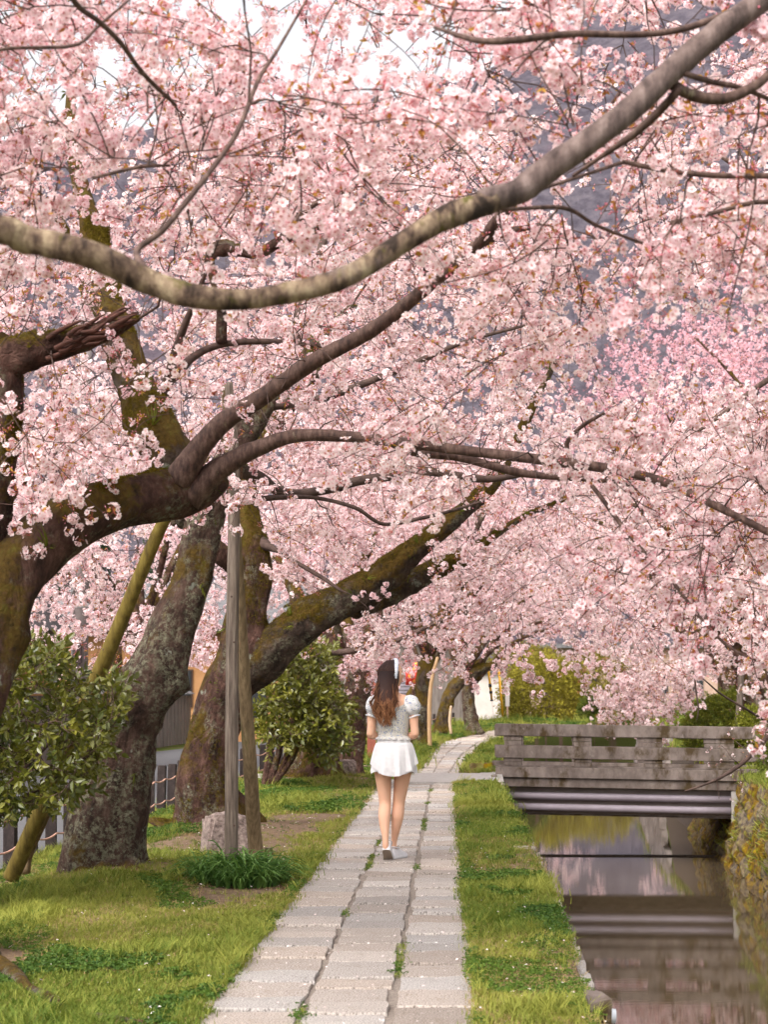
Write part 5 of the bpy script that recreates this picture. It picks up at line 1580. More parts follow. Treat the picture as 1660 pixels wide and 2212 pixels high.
    mb = MB(); a = np.linspace(0, 2 * PI, 13); P = np.stack([.0035 * np.cos(a), np.full(13, -.1075), .9585 + .0035 * np.sin(a)], 1)
    mb.tube(org + P, .0008, 5, cap=False); link('emblem', mb.mesh('emblem', [plain('emblem_grey', (.45, .45, .47), .4)]), t)

    # ---- shoes
    def shoe(nm, ankle_xy, yaw, lift, side):
        prf = [(-.035, .012, .030), (-.03, .026, .070), (-.015, .033, .088), (.01, .036, .092), (.04, .0365, .086), (.07, .037, .074), (.10, .040, .066), (.13, .0425, .058), (.16, .043, .050), (.185, .038, .043), (.203, .026, .036), (.212, .010, .026)]
        pr = catmull(np.array([[a, b, c] for a, b, c in prf]), .012)
        def pose(P):
            P = np.array(P, float)
            if lift:
                yb = .135
                k = P[:, 1] < yb
                ang = lift
                dy = P[k, 1] - yb; z = P[k, 2]
                w = np.clip(-dy / .03, 0, 1)
                an = ang * w
                P[k, 1] = yb + dy * np.cos(an) + z * np.sin(an)
                P[k, 2] = z * np.cos(an) - dy * np.sin(an)
            c_, s_ = math.cos(yaw), math.sin(yaw)
            X = P[:, 0] * c_ - P[:, 1] * s_; Y = P[:, 0] * s_ + P[:, 1] * c_
            return np.stack([X + ankle_xy[0], Y + ankle_xy[1], P[:, 2]], 1)
        m = 18; V = []
        an = np.linspace(0, PI, m)
        for (y, hw, h) in pr:
            V.append(np.stack([hw * np.cos(an) * (1 - .0 * np.sin(an)), np.full(m, y), .022 + (h - .022) * np.sin(an) ** .8], 1))
        V = np.vstack(V); k = len(pr)
        q = [[i * m + j, (i + 1) * m + j, (i + 1) * m + j + 1, i * m + j + 1] for i in range(k - 1) for j in range(m - 1)]
        sh = link('shoe', mesh_np('shoe', pose(V) + org, q, None, [shoe_m]), t)
        # sole
        ol = [(x_, y) for (y, x_, h) in pr] + [(-x_, y) for (y, x_, h) in pr[::-1]]
        ol = np.array(ol); ol[:, 0] *= 1.05; nn = len(ol); V = []
        for z, sc in ((.0, .94), (.004, 1.0), (.024, 1.02), (.026, .97)):
            V.append(np.column_stack([ol[:, 0] * sc, ol[:, 1] * (1.0) + (.0), np.full(nn, z)]))
        V = np.vstack(V + [np.column_stack([np.zeros(nn), ol[:, 1], np.zeros(nn)])])
        q = [[r * nn + j, r * nn + (j + 1) % nn, (r + 1) * nn + (j + 1) % nn, (r + 1) * nn + j] for r in range(3) for j in range(nn)]
        bq = [[4 * nn + j, 4 * nn + (j + 1) % nn, (j + 1) % nn, j] for j in range(nn)]
        me = mesh_np('sole', pose(V) + org, q + bq, None, [shoe_m, plain('sole_rubber', (.30, .24, .19), .8)], [0] * len(q) + [1] * len(bq))
        link('sole', me, sh)
        mb = MB()
        mb.tube(pose([[.034 * math.cos(a), -.012 + .028 + .045 * math.sin(a) * 1.0, .089 - .008 * math.sin(a)] for a in np.linspace(0, 2 * PI, 17)]) + org, .0055, 6, cap=False)
        link('collar', mb.mesh('collar', [white]), sh)
        mb = MB()
        for i in range(5):
            y = .072 + i * .016; h = I(y, pr[:, 0], pr[:, 2])
            mb.tube(pose([[-.020, y, h - .012], [-.008, y + .004, h + .001], [.008, y + .004, h + .001], [.020, y, h - .012]]) + org, .0022, 5)
        mb.tube(pose([[.0, .07, .078], [.022, .062, .090], [.034, .07, .070]]) + org, .002, 5); mb.tube(pose([[.0, .07, .078], [-.022, .062, .090], [-.034, .07, .070]]) + org, .002, 5)
        link('laces', mb.mesh('laces', [white]), sh)
    shoe('shoe', (-.050, -.135), R(-6), R(32), -1)
    shoe('shoe', (.002, .075), R(-24), 0, 1)

    # ---- hair
    hm, n, l = new_mat('brown_hair')
    at_ = N(n, 'ShaderNodeAttribute', attribute_name='rad')
    cr = ramp(n, [(0.0, (.022, .011, .011)), (.22, (.045, .019, .013)), (.42, (.11, .042, .020)), (.7, (.25, .11, .05)), (1.0, (.42, .21, .10))]); l.new(at_.outputs['Fac'], cr.inputs[0])
    p = N(n, 'ShaderNodeBsdfPrincipled'); p.inputs['Roughness'].default_value = .5; p.inputs['Specular IOR Level'].default_value = .18; l.new(cr.outputs[0], p.inputs['Base Color'])
    l.new(p.outputs[0], N(n, 'ShaderNodeOutputMaterial').inputs[0])
    g = np.random.default_rng(99)
    mb = MB()
    # cap under the strands
    V = []; nu, nv = 40, 20
    for i in range(nv + 1):
        ph = -.55 + (PI / 2 + .55) * i / nv
        for j in range(nu):
            a = 2 * PI * j / nu
            f, s_, u = math.cos(ph) * math.cos(a), math.cos(ph) * math.sin(a), math.sin(ph)
            fr = .100 if f < 0 else .088 - (.062 * f if u < .62 else 0)
            V.append(HC + fd * f * fr + sdv * s_ * .080 + ud * (u * .118 + .002) - fd * .004)
    q = [[i * nu + j, i * nu + (j + 1) % nu, (i + 1) * nu + (j + 1) % nu, (i + 1) * nu + j] for i in range(nv) for j in range(nu)]
    mb.add(np.array(V) + org, q, None, 0, .08)
    # hanging body of hair
    rows = smooth_rows([(-.03, -.03, 1.52, .085, .070), (-.035, -.045, 1.44, .085, .060), (-.045, -.068, 1.37, .080, .045), (-.056, -.092, 1.30, .085, .034), (-.062, -.102, 1.24, .085, .026), (-.062, -.104, 1.19, .072, .018), (-.060, -.104, 1.15, .045, .010)])
    k0 = mb.n; n3 = 24; t3 = np.arange(n3) * 2 * PI / n3
    V = np.vstack([np.stack([x + rx * np.cos(t3), y + ry * np.sin(t3), np.full(n3, z)], 1) for x, y, z, rx, ry in rows]); kk = len(rows)
    i = np.arange(kk - 1)[:, None] * n3; j = np.arange(n3)[None]; j2 = (j + 1) % n3
    mb.add(V + org, np.stack([i + j, i + j2, i + n3 + j2, i + n3 + j], -1).reshape(-1, 4), None, 0, np.clip((1.50 - V[:, 2]) / .5, 0, 1) * .6)
    S = 22
    for k in range(1150):
        a = g.uniform(-PI, PI); u = g.uniform(.05, 1) ** .5
        # root on the scalp, in head axes; a = 0 is the face
        el = math.asin(g.uniform(.1, 1.0))
        f, s_, uu = math.cos(el) * math.cos(a), math.cos(el) * math.sin(a), math.sin(el)
        if f > .30 and uu < .86: continue
        root = HC + fd * (f * .100 - .004) + sdv * s_ * .084 + ud * uu * .121
        sd_ = s_ / (abs(s_) + .15) if abs(s_) < .3 else math.copysign(1, s_)
        # where it leaves the head
        b2 = a if abs(a) > 1.35 else math.copysign(1.35 + .2 * g.random(), a if a else 1)
        f2, s2 = math.cos(b2), math.sin(b2)
        mid = HC + fd * (f2 * .102 - .006) + sdv * s2 * .090 + ud * g.uniform(-.02, .02)
        lane = np.clip(mid[0] * .85 + g.normal() * .02 + .0, -.12, .055)
        x2 = -.045 + (lane + .03) * 1.05; x3 = -.060 + (lane + .03) * 1.12 + g.normal() * .010
        front = mid[1] > .02
        y2 = -.075 + (.02 if front else 0) + g.normal() * .012
        zt = g.triangular(1.055, 1.09, 1.26) + 9.0 * (x3 + .055) ** 2
        P4 = np.array([root, (root + mid) / 2 + ((root + mid) / 2 - HC) * .13, mid, [mid[0] * .5 + x2 * .5, mid[1] * .45 + y2 * .55, 1.42], [x2, y2 - .012, 1.36], [x3, -.122 + g.uniform(-.010, .008), 1.27], [x3 * .96 - .002, -.128 + g.uniform(-.012, .006), (1.27 + zt) / 2], [x3 * .9 - .006 + g.normal() * .008, -.124, zt]])
        Q = catmull(P4, .028); m_ = len(Q)
        s01 = np.linspace(0, 1, m_)
        ph0 = round((x3 + .2) / .028) * 2.1 + g.normal() * .35
        Q[:, 0] += .017 * s01 ** 1.4 * np.sin(Q[:, 2] * 42 + ph0) + g.normal() * .001
        Q[:, 1] += .007 * s01 ** 2 * np.cos(Q[:, 2] * 42 + ph0)
        hl = g.choice([0, .22, .42], p=[.4, .3, .3])
        col = np.clip(.04 + .55 * np.clip((1.60 - Q[:, 2]) / .46, 0, 1) ** 1.0 + (hl - .12) * np.clip((1.58 - Q[:, 2]) / .22, 0, 1), 0, 1)
        mb.tube(org + Q[:, :3], np.linspace(.0034, .0012, m_), 4, 0, False, col)
    hair = link('hair', mb.mesh('hair', [hm], True, 'rad'), t)
    # headband
    mb = MB(); V = []; m_ = 40
    for i in range(m_):
        a = R(-104 + 208 * i / (m_ - 1))
        for (w, o_) in ((-.017, .004), (-.012, .010), (0, .012), (.012, .010), (.017, .004), (0, -.002)):
            ell = math.cos(a)
            c = HC + sdv * math.sin(a) * (.088 + o_) + ud * math.cos(a) * (.123 + o_) + fd * (w + .012 + .020 * math.cos(a))
            V.append(c)
    q = [[i * 6 + j, i * 6 + (j + 1) % 6, (i + 1) * 6 + (j + 1) % 6, (i + 1) * 6 + j] for i in range(m_ - 1) for j in range(6)]
    mb.add(np.array(V) + org, q)
    link('headband', mb.mesh('headband', [floral_mat('headband_cotton', (.56, .58, .64), 1.1)]), t)


build_person()

# ------------------------------------------------------------------ leaves, grass and shrubs
def oval_leaf(mb, c, d, L, w, g, m=0, fold=.3, n_up=None, droop=.1):
    F = frame(d, g)
    n_, a = F[2], F[0]
    b = F[1]
    if b[2] < 0: b = -b
    xs = [0, .28, .62, 1.0]; ws = [.0, .9, .8, .0]
    V = []
    for x, ww in zip(xs, ws):
        p = c + n_ * L * x - np.array([0, 0, droop]) * L * x * x
        V += [p + a * w * ww + b * fold * w * ww, p, p - a * w * ww + b * fold * w * ww]
    mb.add(V, [[1, 0, 3, 4], [2, 1, 4, 5], [4, 3, 6, 7], [5, 4, 7, 8]], [[7, 6, 10], [8, 7, 10]], m)


def sprig_mesh(name, mat, seed, n=10, L=.15, lf=(.042, .062), w=.32, twig=True):
    g = np.random.default_rng(seed); mb = MB()
    x = np.linspace(0, L, 5)
    P = np.stack([x, .012 * np.sin(x * 20 + seed), .03 * (x / L) ** 2], 1)
    if twig: mb.tube(P, np.linspace(.0022, .001, 5), 3, 1, cap=False)
    for i in range(n):
        s = (i + 1) / n
        c = np.array([I(s * L, x, P[:, k]) for k in range(3)])
        an = i * 2.4 + g.uniform(-.3, .3)
        d = np.array([.55 + .4 * s, math.cos(an), math.sin(an) * .8 + .1])
        ll = g.uniform(*lf)
        oval_leaf(mb, c, d, ll, ll * w, g)
    return mb.mesh(name, [mat, M['twig']], False)


SETS['camellia'] = [sprig_mesh('camellia_sprig', M['camellia_leaf'], i, 9, .14, (.045, .068), .27) for i in range(4)]
SETS['hedge'] = [sprig_mesh('hedge_sprig', M['hedge_leaf'], 10 + i, 14, .14, (.03, .05), .25) for i in range(3)]
SETS['shrub'] = [sprig_mesh('shrub_sprig', M['shrub_leaf'], 20 + i, 10, .30, (.035, .06), .3) for i in range(3)]
SETS['conifer'] = [sprig_mesh('conifer_sprig', leaf_mat('conifer_leaf', (.012, .030, .012), (.035, .065, .02), .1, .2), 30, 16, .5, (.10, .2), .12)]


def ellips(c, r, n, g, inner=.55):
    out = []
    while len(out) < n:
        p = g.normal(size=3); p /= np.linalg.norm(p); p *= g.uniform(inner, 1) ** .5
        out.append(np.array(c) + p * np.array(r))
    return np.array(out)


# near camellia at the left border
T = Tree('camellia_bush', (-3.55, 12.2, -.1), 'glossy dark green camellia bush at the left border, in front of the slanting mossy pole', 'bush', seed=21)
for e in ((-3.1, 12.1, 1.0), (-2.7, 11.8, 1.3), (-2.3, 12.0, .95), (-2.55, 12.3, 1.1), (-2.95, 11.7, .8)):
    T.limb('stem', [[-3.55, 12.2, -.15, .026], [(-3.55 * .6 + e[0] * .4), 12.15, .45, .018], [*e, .009]], 'branch', rough=.8)
g = T.g
pts = region([(-220, 1400), (40, 1395), (85, 1380), (110, 1400), (180, 1425), (215, 1455), (255, 1470), (275, 1520), (262, 1580), (225, 1600), (235, 1640), (190, 1690), (150, 1715), (110, 1730), (40, 1760), (-220, 1790)], 11.3, 12.7, 640, g)
T.grow(pts, ds=.07, start=.15, rmax=.012, up=.05)
T.finish('camellia', 1.0, .45, tw='twig', nm='leaves')

# round camellia beside the path, further on
T = Tree('camellia_bush', (-2.9, 26.3, -.1), 'round dense green camellia bush standing before the stout trunk with surface roots', 'bush', seed=22)
for (px, py) in ((590, 1560), (640, 1480), (690, 1440), (720, 1520), (640, 1570), (600, 1500)):
    e = at(px, py, 26.2)
    T.limb('stem', [[-2.6, 26.3, -.1, .06], [-2.6 + .4 * (e[0] + 2.6), 26.3, .42, .045], [*(at(px, py, 26.2) * .6 + np.array([-2.6, 26.3, .4]) * .4), .03], [*e, .015]], 'bark_dark', rough=.8)
g = T.g
pts = region([(575, 1500), (590, 1430), (620, 1400), (655, 1385), (700, 1390), (725, 1430), (740, 1490), (755, 1540), (750, 1590), (735, 1640), (700, 1640), (655, 1600), (600, 1615), (565, 1600), (560, 1550)], 25.2, 27.2, 480, g)
T.grow(pts, ds=.09, start=.1, rmax=.02, up=.05)
T.finish('camellia', 1.5, .55, tw='twig', nm='leaves')


def mound(name, c, r, label, cat, n, kind, seed, tint, scale, group=None):
    T = Tree(name, (c[0], c[1], c[2]), label, cat, group, seed=seed)
    g = T.g
    cc = np.array(c) + [0, 0, r[2] * .55]
    for k in range(7):
        d = g.normal(size=3); d[2] = abs(d[2]) + .3; d /= np.linalg.norm(d)
        e = cc + d * np.array(r) * .6
        T.limb('stem', [[c[0] + g.uniform(-.1, .1), c[1], c[2] - .1, .04], [*((cc + np.array(c)) / 2 + d * .1), .03], [*e, .012]], 'branch', rough=.7)
    for k in range(n):
        p = g.normal(size=3); p /= np.linalg.norm(p)
        if p[2] < -.45: continue
        b = 1 + .10 * float(vnoise([p * 2.2 + seed], seed)[0])
        f = b * g.uniform(.82, 1.0)
        T.sp.append(cc + p * np.array(r) * f - p * .10); T.sd.append(p + g.normal(size=3) * .35)
    T.finish(kind, scale, tint, nm='leaves')


GH = 'clipped green azalea mounds on the far bank'
mound('azalea_shrub', (6.1, 38.6, .0), (1.25, 1.6, .95), 'largest clipped azalea mound behind the right half of the railing', 'shrub', 3400, 'hedge', 91, .5, 1.3, GH)
mound('azalea_shrub', (5.75, 34.2, .0), (.62, .9, .72), 'lower clipped azalea mound between the two wooden props', 'shrub', 1500, 'hedge', 92, .75, 1.2, GH)
mound('azalea_shrub', (6.9, 33.2, .0), (.95, 1.1, 1.05), 'azalea mound at the right border behind the end of the railing', 'shrub', 2200, 'hedge', 93, .5, 1.2, GH)
mound('azalea_shrub', (5.6, 29.9, -.05), (.66, .8, .95), 'azalea bush at the right border touching the end of the bridge railing', 'shrub', 1800, 'hedge', 94, .35, 1.1, GH)
mound('yellow_shrub', (5.0, 94, 0), (2.1, 2.0, 1.9), 'loose yellow green budding shrub on the grass beyond the bridge', 'shrub', 2600, 'shrub', 95, .6, 2.4)
mound('yellow_shrub', (8.4, 104, 0), (1.9, 2.0, 2.2), 'second yellowish shrub right of the loose budding one, further off', 'shrub', 1800, 'shrub', 96, .35, 2.4)
mound('round_bush', (6.95, 90, 0), (.55, .6, .8), 'small dark green upright bush at the right foot of the yellow shrub', 'bush', 900, 'hedge', 97, .1, 2.0)
mound('round_bush', (4.55, 112, 0), (2.4, 2, 2.6), 'ochre budding bush behind the pale wall and loose yellow shrub', 'bush', 1500, 'shrub', 98, .2, 2.6)


def blade_mesh(name, mat, seed, n=13, h=(.025, .065), w=.0028, spread=.035, lean=.5, seg=3):
    g = np.random.default_rng(seed); mb = MB()
    for _ in range(n):
        x, y = g.normal(size=2) * spread; H = g.uniform(*h); a = g.uniform(0, 6.28); ln = g.uniform(.1, lean) * H
        ws = g.uniform(.7, 1.4) * w; b = a + PI / 2
        V = []
        for s in range(seg):
            t_ = s / seg
            cx, cy, cz = x + math.cos(a) * ln * t_ ** 2 * 1.6, y + math.sin(a) * ln * t_ ** 2 * 1.6, H * t_ * (1 - .12 * t_)
            ww = ws * (1 - .35 * t_)
            V += [[cx - math.cos(b) * ww, cy - math.sin(b) * ww, cz], [cx + math.cos(b) * ww, cy + math.sin(b) * ww, cz]]
        V.append([x + math.cos(a) * ln * 1.6, y + math.sin(a) * ln * 1.6, H * .88])
        mb.add(V, [[2 * s, 2 * s + 1, 2 * s + 3, 2 * s + 2] for s in range(seg - 1)], [[2 * seg - 2, 2 * seg - 1, 2 * seg]])
    return mb.mesh(name, [mat], False)


def clover_mesh(seed):
    g = np.random.default_rng(seed); mb = MB()
    for _ in range(7):
        x, y = g.normal(size=2) * .035; h = g.uniform(.015, .045)
        for k in range(3):
            a = k * 2.094 + g.uniform(-.2, .2)
            oval_leaf(mb, np.array([x, y, h]), np.array([math.cos(a), math.sin(a), g.uniform(-.1, .35)]), g.uniform(.014, .024), .008, g, droop=.0)
    return mb.mesh('clover', [M['clover']], False)


GSRC = [blade_mesh('grass_tuft', M['grass'], i) for i in range(4)] + [blade_mesh('grass_tuft', M['grass'], 9, 9, (.07, .14), .0026, .03, .9, 4)] + [clover_mesh(1), clover_mesh(2)] + [blade_mesh('dry_grass', M['straw'], 12, 8, (.02, .05), .0018, .04, 1.8)]


def grass_field(name, xa, xb, y0, y1, dens, scale, tall, seed, verge=False, kind='stuff'):
    g = np.random.default_rng(seed)
    wmax = float(max(xb(y) - xa(y) for y in np.linspace(y0, y1, 12)))
    n = int(wmax * (y1 - y0) * dens)
    y = g.uniform(y0, y1, n); u = g.uniform(0, wmax, n)
    A = np.array([xa(v) for v in y]); B = np.array([xb(v) for v in y])
    x = A + u
    k = x < B; x, y = x[k], y[k]
    d = dirt_f(x, y)
    k = g.random(len(x)) > np.clip((d - .36) * 2.3, 0, .93); x, y, d = x[k], y[k], d[k]
    n = len(x)
    z = ground_z(x, y) - .004
    p = np.stack([x * .9, y * .6, x * 0], 1)
    f1, f2 = fbm(p * 1.3, 40, 3), fbm(p * 2.1, 50, 3)
    idx = g.integers(0, 4, n)
    idx = np.where((f1 > .30) & (g.random(n) < .8), 5 + g.integers(0, 2, n), idx)
    idx = np.where((f2 + tall > .38) & (g.random(n) < .25 + tall), 4, idx)
    idx = np.where((d > .34) & (g.random(n) < .45), 7, idx)
    idx = np.where(g.random(n) < .13, 7, idx)
    tint = np.clip(.5 + .38 * fbm(p * .9, 60, 3) + g.normal(size=n) * .24 + .12 * (d > .3), 0, 1)
    ex = verge * .0
    s = scale * g.uniform(.7, 1.25, n) * (1 - .45 * np.clip(d * 1.3 - .3, 0, 1))
    rot = np.stack([g.normal(size=n) * .12, g.normal(size=n) * .12, g.uniform(0, 6.28, n)], 1)
    o = scatter(name, np.stack([x, y, z], 1), rot, s, idx, tint, GSRC)
    o['kind'] = kind
    return n


tot = 0
lawn = lambda a, b: None
fx = lambda y: shift(y) - 3.95
pl = lambda y: path_l(y) + .015
for nm, ya, yb, de, sc in (('lawn_grass', 6.4, 12, 2000, .70), ('lawn_grass', 12, 20, 1100, .88), ('lawn_grass', 20, 34, 460, 1.3), ('lawn_grass', 34, 60, 130, 2.4), ('lawn_grass', 60, 120, 55, 3.6)):
    tot += grass_field(nm, fx, pl, ya, yb, de, sc, .08, int(ya * 10))
pr_ = lambda y: path_r(y) - .01
el = lambda y: edge_l(y) + .01
for nm, ya, yb, de, sc in (('verge_grass', 5.5, 12, 3000, .66), ('verge_grass', 12, 20, 1500, .9), ('verge_grass', 20, 28.2, 800, 1.3), ('verge_grass', 31.5, 60, 220, 2.2), ('verge_grass', 60, 120, 60, 3.6)):
    tot += grass_field(nm, pr_, el, ya, yb, de, sc, .0, int(ya * 10) + 1, True)
wb_ = lambda y: wall_b(y) + .22
we_ = lambda y: wall_b(y) + 2.6
for nm, ya, yb, de, sc in (('bank_grass', 18, 34, 260, 1.7), ('bank_grass', 34, 110, 60, 3.0)):
    tot += grass_field(nm, wb_, we_, ya, yb, de, sc, .1, int(ya * 10) + 2)
# moss and grass hanging on the right wall
g = np.random.default_rng(77)
n = 420
y = g.uniform(19, 37, n); f = g.uniform(.05, 1, n) ** .8
zz = -1.4 + 1.35 * f
k = vnoise(np.stack([y * .8, zz * 1.3, y * 0], 1), 8) > -.05
y, f, zz = y[k], f[k], zz[k]; n = len(y)
x = np.array([wall_b(v) for v in y]) - .06 + .31 * (zz + 1.95) / 1.9
scatter('wall_moss', np.stack([x, y, zz], 1), np.stack([g.normal(size=n) * .3, np.full(n, -1.0), g.normal(size=n) * .5], 1), g.uniform(1.0, 2.4, n), g.choice([0, 1, 2, 3, 4, 7], n), np.clip(g.normal(.75, .2, n), 0, 1), GSRC)['kind'] = 'stuff'
# tufts in the joints of the paving
P = []
for c in (.358, .685):
    for y in np.arange(6, 28, .02):
        if vnoise([[y * 1.3, c * 9, 0]], 12)[0] > .42 and g.random() < .5:
            w = path_r(y) - path_l(y); P.append([path_l(y) + c * w + g.normal() * .008, y, -.016])
for y in np.arange(6, 28, .012):
    if vnoise([[y * 1.7, 3, 0]], 13)[0] > -.1 and g.random() < .9: P.append([path_l(y) + g.uniform(-.04, .02), y, -.005])
    if vnoise([[y * 1.7, 7, 0]], 14)[0] > -.1 and g.random() < .9: P.append([path_r(y) + g.uniform(-.02, .04), y, -.005])
n = len(P)
scatter('joint_grass', P, np.stack([g.normal(size=n) * .2, g.normal(size=n) * .2, g.uniform(0, 6.28, n)], 1), g.uniform(.35, .7, n), g.choice([0, 1, 5, 6], n), g.uniform(.3, .8, n), GSRC)['kind'] = 'stuff'
print('GRASS', tot)
# fallen petals and bits of litter
V = [[-.008, 0, 0], [0, -.006, .002], [.009, 0, .001], [0, .006, .003]]
pet = mesh_np('fallen_petal', V, [[0, 1, 2, 3]], None, [leaf_mat('fallen', (.75, .60, .58), (.85, .78, .76), .2, .1)], smooth=False)
n = 1700
y = 6 + 22 * g.random(n) ** 1.3; x = np.where(g.random(n) < .35, g.uniform(-1.05, .1, n), np.where(g.random(n) < .7, g.uniform(-3.4, -1.05, n), g.uniform(.1, .66, n)))
scatter('fallen_petals', np.stack([x, y, ground_z(x, y) + .008 + .02 * (g.random(n) < .5) * ((x < -1.05) | (x > .12))], 1), np.stack([g.normal(size=n) * .3, g.normal(size=n) * .3, g.uniform(0, 6.28, n)], 1), g.uniform(.5, 1.3, n), np.zeros(n), g.random(n), [pet])['kind'] = 'stuff'

# big leafy clump round the foot of the first pole
def lily_mesh(seed):
    g = np.random.default_rng(seed); mb = MB()
    for k in range(7):
        a = g.uniform(0, 6.28); L = g.uniform(.20, .38); w = g.uniform(.005, .009); d = np.array([math.cos(a), math.sin(a)]); r = g.uniform(.35, .85)
        x = np.linspace(0, 1, 7)
        P = np.stack([d[0] * L * r * x ** 1.3, d[1] * L * r * x ** 1.3, L * (1.25 * x - (.35 + .75 * r) * x ** 2.2)], 1)
        sd_ = np.array([-d[1], d[0], 0]); ww = w * np.array([.7, 1, 1, .95, .8, .5, .05])
        V = np.vstack([P - sd_ * ww[:, None], P - [0, 0, .003], P + sd_ * ww[:, None]])
        mb.add(V, [[i, i + 1, 8 + i, 7 + i] for i in range(6)] + [[7 + i, 8 + i, 15 + i, 14 + i] for i in range(6)])
    return mb.mesh('lily_leaf_fan', [M['lily_leaf']], False)


t = thing('grass_clump', (-1.50, 13.2, 0), 'lush clump of long arching leaves round the foot of the weathered upright pole', 'plant')
g = np.random.default_rng(6); n = 190
a = g.uniform(0, 6.28, n); r = g.random(n) ** .6
x = -1.48 + np.cos(a) * r * .34; y = 13.25 + np.sin(a) * r * .32
scatter('leaves', np.stack([x, y, ground_z(x, y) - .02], 1), np.stack([np.zeros(n), np.zeros(n), g.uniform(0, 6.28, n)], 1), g.uniform(.8, 1.3, n) * (1.15 - .35 * r), g.integers(0, 3, n), g.random(n), [lily_mesh(i) for i in range(3)], t)['kind'] = 'stuff'

# ------------------------------------------------------------------ posts, props and stones
wood_grey = noise_mat('weathered_wood', [(.3, (.045, .035, .028)), (.5, (.13, .10, .08)), (.72, (.27, .22, .175))], 9, 9, stretch=(5, 5, .35), bump=.5, bscale=30, dist=.004, second=[(.60, .68, (.10, .09, .02), 1.2)])
wood_moss = noise_mat('mossy_pole_wood', [(.3, (.055, .036, .008)), (.55, (.14, .10, .018)), (.75, (.21, .165, .045))], 7, 8, stretch=(4, 4, .5), bump=.35, bscale=25, dist=.004, second=[(.62, .68, (.13, .07, .03), 1.5)])
wood_brown = noise_mat('brown_wood', [(.3, (.075, .05, .025)), (.6, (.19, .135, .075)), (.75, (.28, .21, .13))], 8, 8, stretch=(5, 5, .35), bump=.5, bscale=30, dist=.004, second=[(.57, .66, (.09, .10, .02), .9)])
GP = 'wooden props holding up the old limbs'


def prop(rows, mat, label, knots=4, extra=None, seed=0):
    R_ = np.array(rows, float)
    PR = np.column_stack([at_n(R_[:, :3]), R_[:, 3] * R_[:, 2] / FPX / 2])
    t = thing('wooden_prop', tuple(PR[0, :3]), label, 'prop', GP)
    me, Q = limb_mesh('pole', PR, mat, seed=seed, rough=.18, sides=20)
    link('pole', me, t)
    g = np.random.default_rng(seed)
    for _ in range(knots):
        i = g.integers(5, len(Q) - 5); r = Q[i, 3]; a = g.uniform(-2.4, -.7)
        d = np.array([math.cos(a), math.sin(a), 0])
        mb = MB(); mb.tube(np.array([Q[i, :3] + d * r * .86, Q[i, :3] + d * r * 1.02]), [.011, .007], 8)
        link('knot', mb.mesh('knot', [M['twig']]), t)
    return t, Q


prop([(500, 1912, 13.3, 29), (500, 1700, 13.3, 29), (501, 1500, 13.3, 28), (503, 1300, 13.3, 27), (505, 1150, 13.3, 26), (506, 1000, 13.3, 24), (500, 900, 13.35, 21), (494, 828, 13.35, 18)], wood_grey, 'tall weathered upright pole with peeling pale grey surface, foot in the leafy clump', 6, seed=3)
t, Q = prop([(556, 1870, 14.5, 31), (548, 1780, 14.4, 31), (540, 1650, 14.2, 30), (530, 1500, 14.05, 28), (520, 1330, 13.85, 26), (510, 1150, 13.65, 23), (500, 1020, 13.55, 21), (486, 835, 13.4, 16)], wood_brown, 'brown wooden pole leaning left behind the tall weathered pole, foot beside the stump', 5, seed=4)
prop([(24, 1896, 13.5, 36), (70, 1790, 13.35, 35), (130, 1650, 13.2, 34), (195, 1495, 13.0, 33), (250, 1370, 12.85, 32), (300, 1250, 12.7, 30), (340, 1155, 12.6, 28), (375, 1085, 12.5, 26)], wood_moss, 'slanting yellow green mossy pole rising from the left border to the arching limb', 4, seed=5)
prop([(52, 1885, 14.1, 26), (60, 1840, 14.1, 26), (100, 1750, 13.9, 24), (180, 1560, 13.5, 22), (345, 1150, 12.75, 20)], wood_brown, 'darker pole just behind the slanting mossy pole, mostly hidden by it', 1, seed=6)
mb = MB()
c0 = at(503, 1018, 13.38)
for k in range(7):
    a = np.linspace(0, 2 * PI, 21)
    mb.tube(np.stack([c0[0] + .062 * np.cos(a), c0[1] + .06 + .135 * np.sin(a), c0[2] - .04 + k * .013 + .01 * np.sin(a)], 1), .0065, 6, cap=False)
t = thing('rope_binding', tuple(c0), 'brown rope lashing tying the two upright poles together under the limb', 'rope')
link('rope_turns', mb.mesh('rope_turns', [noise_mat('palm_rope', [(.3, (.05, .025, .012)), (.7, (.16, .09, .05))], 60)]), t)
for rows, lab in (([(1590, 1650, 35, 15), (1594, 1600, 35, 15), (1597, 1540, 35, 14), (1601, 1480, 35, 13), (1604, 1430, 35, 12)], 'left one of the pair of thin grey props under the right cherry tree'),
                  ([(1662, 1650, 35, 15), (1655, 1600, 35, 14), (1643, 1545, 35, 13), (1628, 1480, 35, 12), (1610, 1425, 35, 11)], 'right one of the pair of thin grey props under the right cherry tree')):
    prop(rows, wood_grey, lab, 0, seed=7)
prop([(929, 1612, 45, 9), (928, 1560, 45, 9), (929, 1510, 45, 9), (934, 1465, 45, 8), (946, 1420, 45, 7)], noise_mat('fresh_wood', [(.3, (.36, .22, .11)), (.7, (.50, .33, .19))], 6, stretch=(4, 4, .4)), 'pale orange new timber prop right behind the mossy upright trunk', 0, seed=8)
prop([(975, 1585, 56, 6), (972, 1555, 56, 6), (975, 1525, 56, 5)], noise_mat('fresh_wood', [(.3, (.38, .26, .16)), (.7, (.48, .36, .25))], 6), 'short pale prop under the sharply arching mossy trunk', 0, seed=9)

